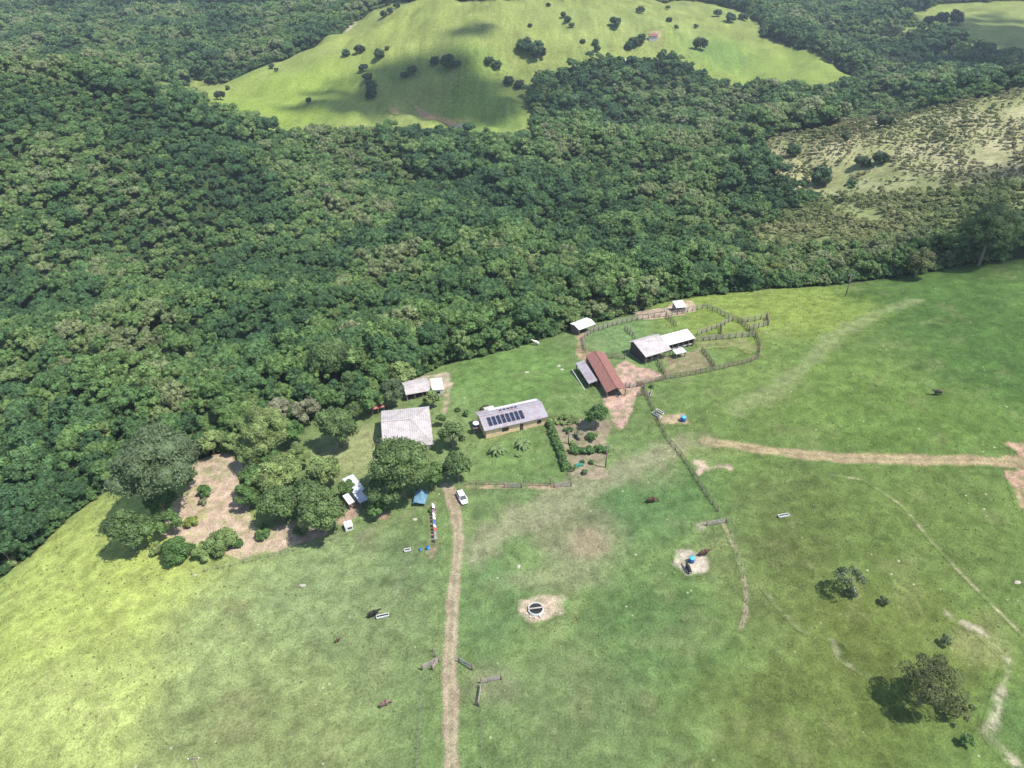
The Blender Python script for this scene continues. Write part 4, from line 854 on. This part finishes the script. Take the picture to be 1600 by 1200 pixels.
fence([(735,757),(770,758),(796,758)], 'garden fence with thin posts right of the parked car', gap=1.6, h=1.2, rails=3, name='garden_fence', pr=.05, rw=.05)
fence([(822,759),(850,760),(866,760)], 'garden fence with thin posts between the two wooden gates', gap=1.6, h=1.2, rails=3, name='garden_fence', pr=.05, rw=.05)
fence([(884,735),(894,757)], 'short wire fence at the lower left corner of the vegetable garden', gap=1.6, h=1.3, rails=4, name='garden_fence', pr=.06, wire=True)
fence([(748,1075),(750,1130),(752,1200)], 'wire fence running to the bottom of the view right of the road', gap=3.2, h=1.3, rails=3, wire=True, name='field_fence', pr=.06)
fence([(660,1060),(655,1130),(650,1200)], 'wire fence running to the bottom of the view left of the road', gap=3.2, h=1.3, rails=3, wire=True, name='field_fence', pr=.05)
fence([(676,1018),(684,1034)], 'short wire fence meeting the left road gate', gap=1.5, h=1.3, rails=4, wire=True, name='field_fence', pr=.09)
fence([(300,898),(360,885),(440,866),(500,852),(535,838)], 'wire fence along the lower edge of the orchard', gap=2.6, h=1.2, rails=3, wire=True, name='orchard_fence', pr=.06)
fence([(850,757),(848,720),(858,668)], 'thin wire fence along the lawn right of the yellow house', gap=2.6, h=1.1, rails=2, wire=True, name='garden_fence', pr=.04)
def gate(p0, p1, label, h=1.4, mat='wood_pale', name='farm_gate'):
    a = P(*p0); b = P(*p1); t = empty(name, a, 0, label, 'gate'); b = b - a; d = b.normalized(); m = MB()
    for k in range(5): z = .25 + k * (h - .3) / 4; m.bar(Vector((0, 0, z)) + d * .15, b + Vector((0, 0, z)) - d * .15, .04, .13)
    m.bar(d * .3 + Vector((0, 0, .25)), b - d * .3 + Vector((0, 0, h - .05)), .04, .1)
    for u in (.02, .5, .98): m.bar(b * u + Vector((0, 0, .15)), b * u + Vector((0, 0, h)), .06, .1)
    m.build('gate_panel', M[mat], t)
    for v in (Vector(), b): MB().tube(v + Vector((0, 0, -.4)), v + Vector((0, 0, h + .35)), .13, .12).build('gate_post', M['wood'], t, True)
    return t
gate((788,762), (815,762), 'grey wooden gate in the middle of the garden fence'); gate((866,762), (892,760), 'pale wooden gate at the right end of the garden fence')
gate((660,1047), (684,1034), 'open wooden gate left of the dirt road'); gate((676,1047), (685,1034), 'narrow gate leaf beside the open gate left of the road')
gate((717,1034), (738,1047), 'open wooden gate right of the dirt road'); gate((1104,822), (1134,817), 'bluish-grey wooden gate across the path above the footpath')
gate((752,1068), (783,1062), 'grey gate at the head of the fence right of the road'); gate((747,1103), (752,1074), 'long gate leaf lying along the fence line right of the road')
gate((983,607), (995,605), 'plank gate between the corral and the pink bare yard')
# ------------------------------------------------------------ small things
def pole(px, row, h, label, arm=True):
    o = P(px, row); t = empty('utility_pole', o, random.uniform(-.2, .2), label, 'pole'); MB().tube((0, 0, -.5), (0, 0, h), .16, .1, 10).build('shaft', M['wood'], t, True)
    if arm:
        MB().bar((-.9, 0, h - .4), (.9, 0, h - .4), .1, .12).build('crossarm', M['wood'], t)
        for x_ in (-.8, 0, .8): MB().lathe([(.05, 0), (.09, .05), (.05, .12), (.08, .16), (0, .2)], (x_, 0, h - .34), 8).build('insulator', M['white'], t)
    return t
pole(1321,463,8,'thin wooden utility pole standing at the forest edge on the pasture'); pole(946,731,7,'wooden utility pole at the right side of the vegetable garden')
pole(320,1225,8,'dark wooden utility pole cut by the bottom edge of the view'); pole(888,694,4.5,'thin dark post standing inside the vegetable garden', False)
pole(860,757,2.5,'short thick post by the garden fence',False)
def car():
    o = P(722,780); t = empty('parked_car', o, 0, 'white hatchback car parked on the grass beside the dirt road', 'car')
    a = P(716,766); b = P(729,790); d = Vector((b.x - a.x, b.y - a.y)); t.rotation_euler.z = math.atan2(d.y, d.x)
    st = [(-2.05,.45,.62,.70),(-1.9,.28,.82,.80),(-1.3,.22,.92,.86),(-.3,.22,.95,.87),(.9,.22,.95,.87),(1.45,.24,.86,.86),(1.95,.28,.74,.78),(2.12,.42,.60,.66)]
    v = []; f = []
    for x_, z0, z1, w_ in st: v += [(x_, -w_ * .92, z0), (x_, -w_, (z0 + z1) / 2), (x_, -w_ * .93, z1), (x_, w_ * .93, z1), (x_, w_, (z0 + z1) / 2), (x_, w_ * .92, z0)]
    for i in range(len(st) - 1):
        for k in range(6): f.append((i * 6 + k, i * 6 + (k + 1) % 6, (i + 1) * 6 + (k + 1) % 6, (i + 1) * 6 + k))
    f += [tuple(range(6))[::-1], tuple(range(42, 48))]; MB().add(v, f).build('body', M['car'], t)
    g0 = [(-1.85,.75),(1.15,.75)]; v = []
    for x_, w_, z in ((-1.9, .78, .86), (1.2, .80, .9), (.45, .62, 1.42), (-1.45, .62, 1.40)): v += [(x_, -w_, z), (x_, w_, z)]
    MB().add(v, [(0, 1, 3, 2), (2, 3, 5, 4), (4, 5, 7, 6), (6, 7, 1, 0), (0, 2, 4, 6), (1, 7, 5, 3)]).build('cabin_glass', M['glass'], t)
    rf = MB(); rf.slab([(-1.5, -.63, 1.46), (.42, -.63, 1.47), (.42, .63, 1.47), (-1.5, .63, 1.46)], .05).build('roof_panel', M['car'], t)
    pl = MB()
    for s in (-1, 1):
        for (xa, za), (xb, zb) in (((1.18, .92), (.44, 1.43)), ((-.45, .95), (-.5, 1.43)), ((-1.88, .88), (-1.46, 1.43))): pl.bar((xa, s * .80, za), (xb, s * .64, zb), .06, .09)
    pl.build('pillar', M['car'], t)
    for x_ in (-1.3, 1.3):
        for s in (-1, 1):
            wh = MB().tube((0, -.1, 0), (0, .1, 0), .31, .31, 18).build('wheel', M['rubber'], t); wh.location = (x_, s * .78, .31); MB().tube((0, s * .1, 0), (0, s * .112, 0), .19, .17, 12).build('rim', M['steel'], wh)
    for s in (-1, 1):
        MB().box((2.05, s * .52, .6), (.12, .26, .13)).build('headlight', M['glass'], t); MB().box((-2.0, s * .6, .72), (.1, .18, .22)).build('tail_light', M['red'], t); MB().box((.9, s * .96, .98), (.12, .14, .1)).build('mirror', M['car'], t)
car()
def skin_obj(name, verts, edges, radii, mat, parent=None, sub=1, root=0):
    me = bpy.data.meshes.new(name); me.from_pydata(verts, edges, []); me.update(); o = link(name, me, mat, parent)
    bm = bmesh.new(); bm.from_mesh(me); ly = bm.verts.layers.skin.verify(); bm.verts.ensure_lookup_table()
    for i, v in enumerate(bm.verts): v[ly].radius = (radii[i], radii[i]); v[ly].use_root = (i == root)
    bm.to_mesh(me); bm.free(); m = o.modifiers.new('skin', 'SKIN'); m.use_smooth_shade = True; s = o.modifiers.new('sub', 'SUBSURF'); s.levels = s.render_levels = sub; return o
def cow(px, row, rz, mat, label, s=1.0, lying=False, graze=False):
    o = P(px, row); t = empty('cow', o, rz, label, 'cow', 'cattle grazing around the farm'); t.scale = (s,) * 3
    hz = .95 if graze else 1.45; hx = 1.55 if graze else 1.5; hd = .45 if graze else 1.55
    V = [(0,0,1.1),(.55,0,1.12),(-.7,0,1.15),(.95,0,1.25),(1.25,0,hz+.1 if not graze else 1.05),(hx,0,hd+.05 if graze else 1.55),(hx+.3,0,hd-.2 if graze else 1.4),
         (.6,.27,.75),(.6,.27,.4),(.62,.27,.06),(.6,-.27,.75),(.56,-.27,.4),(.58,-.27,.06),
         (-.72,.27,.75),(-.86,.27,.42),(-.78,.27,.06),(-.72,-.27,.75),(-.82,-.27,.42),(-.74,-.27,.06),(-.98,0,1.2),(-1.08,0,.75),(-1.08,0,.45)]
    E = [(0,1),(0,2),(1,3),(3,4),(4,5),(5,6),(1,7),(7,8),(8,9),(1,10),(10,11),(11,12),(2,13),(13,14),(14,15),(2,16),(16,17),(17,18),(2,19),(19,20),(20,21)]
    Rd = [.38,.36,.34,.27,.17,.15,.1,.14,.075,.07,.14,.075,.07,.16,.075,.07,.16,.075,.07,.06,.03,.05]
    if lying: V = [(x_, y_ * 1.3, max(.1, z * .5)) for x_, y_, z in V]
    skin_obj('body', V, E, Rd, mat, t, 1)
    hp = Vector(V[5]); hn = MB()
    for q in (-1, 1): hn.tube(hp + Vector((0, q * .1, .1)), hp + Vector((.02, q * .26, .22)), .035, .012, 6)
    hn.build('horns', M['wood_pale'], t); er = MB()
    for q in (-1, 1): er.add([hp + Vector((-.05, q * .12, .05)), hp + Vector((.03, q * .2, .09)), hp + Vector((0, q * .32, .02)), hp + Vector((-.06, q * .2, -.02))], [(0, 1, 2, 3)])
    er.build('ears', mat, t)
cow(583,963,R(20),M['black_hide'],'black cow standing at the left end of the white trough in the lower pasture')
cow(600,1103,R(25),M['tan_hide'],'pale brown and black cow grazing low left of the dirt road', .85, graze=True)
cow(1017,785,R(5),M['brown_hide'],'brown cow with pale belly grazing below the wide path', graze=True)
cow(1075,893,R(105),M['black_hide'],'black cow drinking on the pale bare spot below the blue drum')
cow(1098,868,R(10),M['brown_hide'],'dark brown cow at the right of the blue drum')
cow(838,539,R(160),M['pied'],'black and white cow at the forest edge behind the yellow house')
cow(1464,617,R(180),M['black_hide'],'black cow alone on the dark green pasture at the right')
cow(527,1003,R(30),M['brown_hide'],'small dark calf left of the white trough and black cow',.5)
for a, b, l in [(873,572,'pale boulder of the pair on the meadow behind the yellow house'),(878,578,'lower pale boulder of the pair on the meadow behind the yellow house'),(823,582,'small pale stone on the meadow right behind the yellow house'),
   (810,885,'upright pale stone in the grass above the round cistern'),(1197,520,'small stone right of the loading chute'),(473,915,'thin pale stone slab in the left pasture'),(305,899,'pale log-like stone by the orchard fence corner'),
   (1590,910,'pale stone near the right edge of the view'),(648,812,'pale yellow stone-like block left of the clothes line')]:
    bm = bmesh.new(); bmesh.ops.create_icosphere(bm, subdivisions=2, radius=.5)
    for v in bm.verts: v.co *= random.uniform(.8, 1.15); v.co.z *= .6
    me = bpy.data.meshes.new('boulder'); bm.to_mesh(me); bm.free(); ob = link('boulder', me, M['stone']); q = P(a, b); ob.location = q; ob.scale = (random.uniform(.9, 1.7), random.uniform(.7, 1.1), 1); tag(ob, l, 'stone')
def trough(px, row, rz, L_, label, name='water_trough', mat='white'):
    o = P(px, row); t = empty(name, o, rz, label, 'trough'); m = MB()
    m.box((0, -.28, .35), (L_, .07, .4)); m.box((0, .28, .35), (L_, .07, .4)); m.box((-L_ / 2, 0, .35), (.07, .49, .4)); m.box((L_ / 2, 0, .35), (.07, .49, .4)); m.box((0, 0, .17), (L_ - .08, .49, .05)); m.build('basin', M[mat], t)
    for x_ in (-L_ * .35, L_ * .35): MB().box((x_, 0, -.06), (.15, .5, .4)).build('foot', M['concrete'], t)
    MB().box((0, 0, .4), (L_ - .1, .48, .02)).build('water', M['water'], t)
trough(598,964,R(15),2.4,'white cattle trough beside the black cow in the lower pasture'); trough(637,861,R(15),1.4,'small whitish trough below the clothes line')
trough(1224,807,R(12),2.4,'lone white trough on the right pasture'); trough(1015,617,R(70),2.0,'grey feed trough leaning by the small plank pen', mat='concrete')
trough(1026,650,R(-50),2.6,'pale wooden feed rack left of the muddy spot', mat='white'); trough(1031,645,R(-50),2.2,'second pale feed rack beside the muddy spot')
# cistern
o = P(837,953); t = empty('round_cistern', o, 0, 'round concrete cistern with a pale beam across its dark water', 'cistern')
MB().lathe([(1.55, -.3), (1.55, .5), (1.35, .55), (1.3, .5), (1.3, -.3)], n=32).build('ring', M['concrete'], t, True); MB().lathe([(1.3, .3), (0, .3)], n=32).build('water', M['water'], t)
MB().box((0, 0, .58), (2.9, .3, .08), .15).build('beam', M['wood_pale'], t); MB().box((.9, -1.4, .15), (.8, .4, .5), .6).build('step', M['concrete'], t)
for k in range(6):
    a = -2.6 + k * .5; ob = MB().box((0, 0, .12), (.4, .3, .3)).build('block', M['concrete'], t); ob.location = (math.cos(a) * 2, math.sin(a) * 2, 0); ob.rotation_euler.z = a
def drum(px, row, label, mat='blue', s=1.0):
    o = P(px, row); t = empty('water_drum', o, 0, label, 'drum'); t.scale = (s,) * 3
    MB().lathe([(0, -.05), (.5, -.05), (.55, .3), (.53, .5), (.55, .7), (.5, 1.05), (.47, 1.06)]).build('shell', M[mat], t, True); MB().lathe([(.52, 1.04), (.52, 1.1), (.1, 1.14), (0, 1.14)]).build('lid', M['blue' if mat != 'blue' else 'sky_blue'], t, True)
drum(1080,878,'tall blue drum in the middle of the pale bare spot', s=1.15); drum(1067,658,'blue drum at the right end of the muddy spot below the corral', s=1.3)
drum(669,858,'bright light blue drum below the clothes line', 'sky_blue', .7); drum(657,860,'small teal drum left of the bright blue one', 'sky_blue', .5)
# blue tarp
o = P(657,782); V = []; n = 12
for j in range(n):
    for i in range(n): u, v_ = i / (n - 1) - .5, j / (n - 1) - .5; V.append((u * 3.0, v_ * 4.2, 1.3 - 2.2 * u * u * (1.0) + .12 * math.sin(9 * u + 5 * v_) + .1 * math.cos(11 * v_)))
me = bpy.data.meshes.new('tarp'); me.from_pydata(V, [], [(j * n + i, j * n + i + 1, (j + 1) * n + i + 1, (j + 1) * n + i) for j in range(n - 1) for i in range(n - 1)]); me.update()
me.polygons.foreach_set('use_smooth', np.ones(len(me.polygons), bool)); t = link('tarpaulin', me, M['tarp']); t.location = o; t.rotation_euler.z = -.1; s = t.modifiers.new('th', 'SOLIDIFY'); s.thickness = .03
tag(t, 'blue-green tarpaulin draped over a heap beside the very large dark tree', 'tarpaulin')
# clothes line
A = P(675,797); B = P(679,852); t = empty('clothes_line', A, 0, 'clothes line strung on posts left of the dirt road', 'clothes line'); d = B - A
for v in (Vector(), d * .5, d): MB().tube(v + Vector((0, 0, -.3)), v + Vector((0, 0, 1.75)), .06).build('post', M['wood'], t)
MB().tube(Vector((0, 0, 1.7)), d + Vector((0, 0, 1.7)), .015, .015, 4).tube(Vector((.6, 0, 1.7)), d + Vector((.6, 0, 1.7)), .015, .015, 4).build('line', M['steel'], t)
ang = math.atan2(d.y, d.x)
for u, m_, l, w_ in [(.02,'white_cloth','white cloth topmost on the clothes line',1.3),(.17,'purple_cloth','purple garment below the topmost white cloth',.9),(.27,'white_cloth','first white and striped sheet in the middle of the line',.8),(.37,'white_cloth','second white sheet in the middle of the line',.8),
    (.50,'blue_cloth','bright blue garment on the clothes line',.9),(.60,'white_cloth','white cloth between the blue and the red garments',.7),(.69,'red','red and white garment on the clothes line',.7),(.80,'grey_cloth','grey garment low on the clothes line',.9),(.92,'grey_cloth','lowest dark grey garment on the clothes line',.9)]:
    q = A + d * u; n = 6; V = []
    for j in range(n):
        for i in range(n): a_ = i / (n - 1) - .5; b_ = j / (n - 1); V.append((a_ * w_, (.04 + b_ * .55) , -.05 - b_ * b_ * .5 + .05 * math.sin(8 * a_ + 3 * b_)))
    me = bpy.data.meshes.new('garment'); me.from_pydata(V, [], [(j * n + i, j * n + i + 1, (j + 1) * n + i + 1, (j + 1) * n + i) for j in range(n - 1) for i in range(n - 1)]); me.update()
    g = link('garment', me, M[m_]); g.location = q + Vector((.05, 0, 1.72)); g.rotation_euler.z = ang; sm = g.modifiers.new('th', 'SOLIDIFY'); sm.thickness = .015; tag(g, l, 'garment', 'clothes drying on the line')
# green net, hay and the person
ob = MB().box((0, 0, .25), (1.9, .7, .4), .1).box((.3, .5, .25), (1.2, .5, .35), .3).box((-.7, -.5, .2), (.7, .5, .3), .8).build('seedling_net', M['green_net']); ob.location = P(905,728); tag(ob, 'teal green net over seedlings in the garden soil', 'net')
o = P(966,621); t = empty('person', o, .5, 'person in dark clothes standing on the pink bare yard', 'person')
V = [(0,0,.95),(0,0,1.2),(0,0,1.42),(0,0,1.55),(0,.01,1.68),(.1,0,.88),(.11,0,.5),(.12,0,.08),(.13,-.12,.04),(-.1,0,.88),(-.11,.03,.5),(-.12,.05,.08),(-.13,-.08,.04),(.2,0,1.4),(.27,0,1.12),(.28,-.06,.85),(-.2,0,1.4),(-.27,0,1.12),(-.28,-.06,.85),(.28,-.07,.77),(-.28,-.07,.77)]
E = [(0,1),(1,2),(2,3),(3,4),(0,5),(5,6),(6,7),(7,8),(0,9),(9,10),(10,11),(11,12),(2,13),(13,14),(14,15),(2,16),(16,17),(17,18),(15,19),(18,20)]
skin_obj('body', V, E, [.15,.14,.15,.06,.1,.1,.07,.045,.04,.1,.07,.045,.04,.06,.045,.03,.06,.045,.03,.035,.035], M['dark'], t, 1)
MB().lathe([(.11, 1.68), (.12, 1.76), (.06, 1.82), (0, 1.83)], n=10).build('hair', M['black_hide'], t, True)
# grass tufts: uncountable weeds over the pastures
gx_, gy_ = scatter(-125, 150, 60, 240, 1.9); k = inpoly(gx_, gy_, PLATEAU)
for nm, pl, hw, sf, c, s in RW: k &= dline(gx_, gy_, pl) > hw
for nm, pl, c, s in PW: k &= ~inpoly(gx_, gy_, pl)
k &= (fbm(gx_ / 9, gy_ / 9, 21) + RNG.uniform(-.3, .3, len(gx_))) > .58
gx_, gy_ = gx_[k], gy_[k]
tf = crown_mesh('tuft', 4000, .28, .16, .08, 4, 40, .1, 0, .5, zmin=0)
tb = link('weed_tuft', tf, LEAF['grass']); qq = P(760,865); tb.location = qq; tag(tb, 'small grass tuft among the weeds between the road and the round cistern', 'weed')
gs = instance_stuff('pasture_weeds', gx_, gy_, H(gx_, gy_), RNG.uniform(0, 6.28, len(gx_)), RNG.uniform(.2, .85, len(gx_)) , np.zeros(len(gx_)), [tb]); tag(gs, 'scattered weeds and grass tufts over the pasture', 'weeds', None, 'stuff')

# ------------------------------------------------------------ clouds high above, whose shade falls on the hills
CL = surf('cloud_white', (.8, .8, .8), 1, var=.02)
cim = bmesh.new(); bmesh.ops.create_icosphere(cim, subdivisions=1, radius=1); cv = np.array([v.co[:] for v in cim.verts]); cf = np.array([[q.index for q in p.verts] for p in cim.faces]); cim.free()
def cloud(px, row, rx, ry, dens=1.0, alt=1900.0, seed=0):
    """rx, ry in metres on the ground"""
    g = P(px, row); t_ = alt / SUNV.z; c = g + SUNV * t_; rg = np.random.default_rng(seed + int(px)); n = int(rx * ry * .05 * dens); V = []; Fc = []; st = 0
    for k in range(n):
        r = abs(rg.normal(0, .52)); a = rg.uniform(0, 6.283); x_, y_ = r * math.cos(a) * rx, r * math.sin(a) * ry
        if vnoise(np.array([x_ / 45 + 50.]), np.array([y_ / 45 + 50.]), seed)[0] < .3: continue
        s = rg.uniform(5, 12); zz_ = rg.uniform(-10, 25) * max(0, 1 - r); V.append(cv * s * (1 + .15 * rg.normal(size=(len(cv), 1))) + (x_, y_, zz_)); Fc.append(cf + st); st += len(cv)
    me = npmesh('cloud', np.concatenate(V), np.concatenate(Fc), True); o = link('cloud', me, CL); o.location = c; tag(o, None, None, None, 'structure'); return o
cloud(705,168,85,40,1.5); cloud(635,122,60,26,1.2); cloud(590,150,55,45,.9); cloud(740,50,30,16,.9); cloud(545,170,50,24,.8); cloud(1620,400,42,11,2.2); cloud(1500,408,36,6,2.0); cloud(1600,268,30,9,.9); cloud(1560,50,110,110,1.4)
cloud(330,0,260,100,1.6); cloud(1480,112,100,60,1.1)

# ------------------------------------------------------------ haze
if HAZE_DENSITY:
    m = MB().box((0, 1225, 2.5), (3700, 2750, 271)); hz = m.build('haze', None)
    hm = bpy.data.materials.new('haze'); hm.use_nodes = True; nt = hm.node_tree; nt.nodes.clear(); out = nt.nodes.new('ShaderNodeOutputMaterial'); pv = nt.nodes.new('ShaderNodeVolumePrincipled')
    pv.inputs['Color'].default_value = (.75, .86, 1, 1); pv.inputs['Density'].default_value = HAZE_DENSITY; pv.inputs['Anisotropy'].default_value = .2; nt.links.new(pv.outputs[0], out.inputs['Volume'])
    hz.data.materials.append(hm); tag(hz, 'thin bluish haze filling the air over the valley', 'haze', None, 'stuff')
print('TREES', len(fx), 'scrub', len(sx), 'tufts', len(gx_))
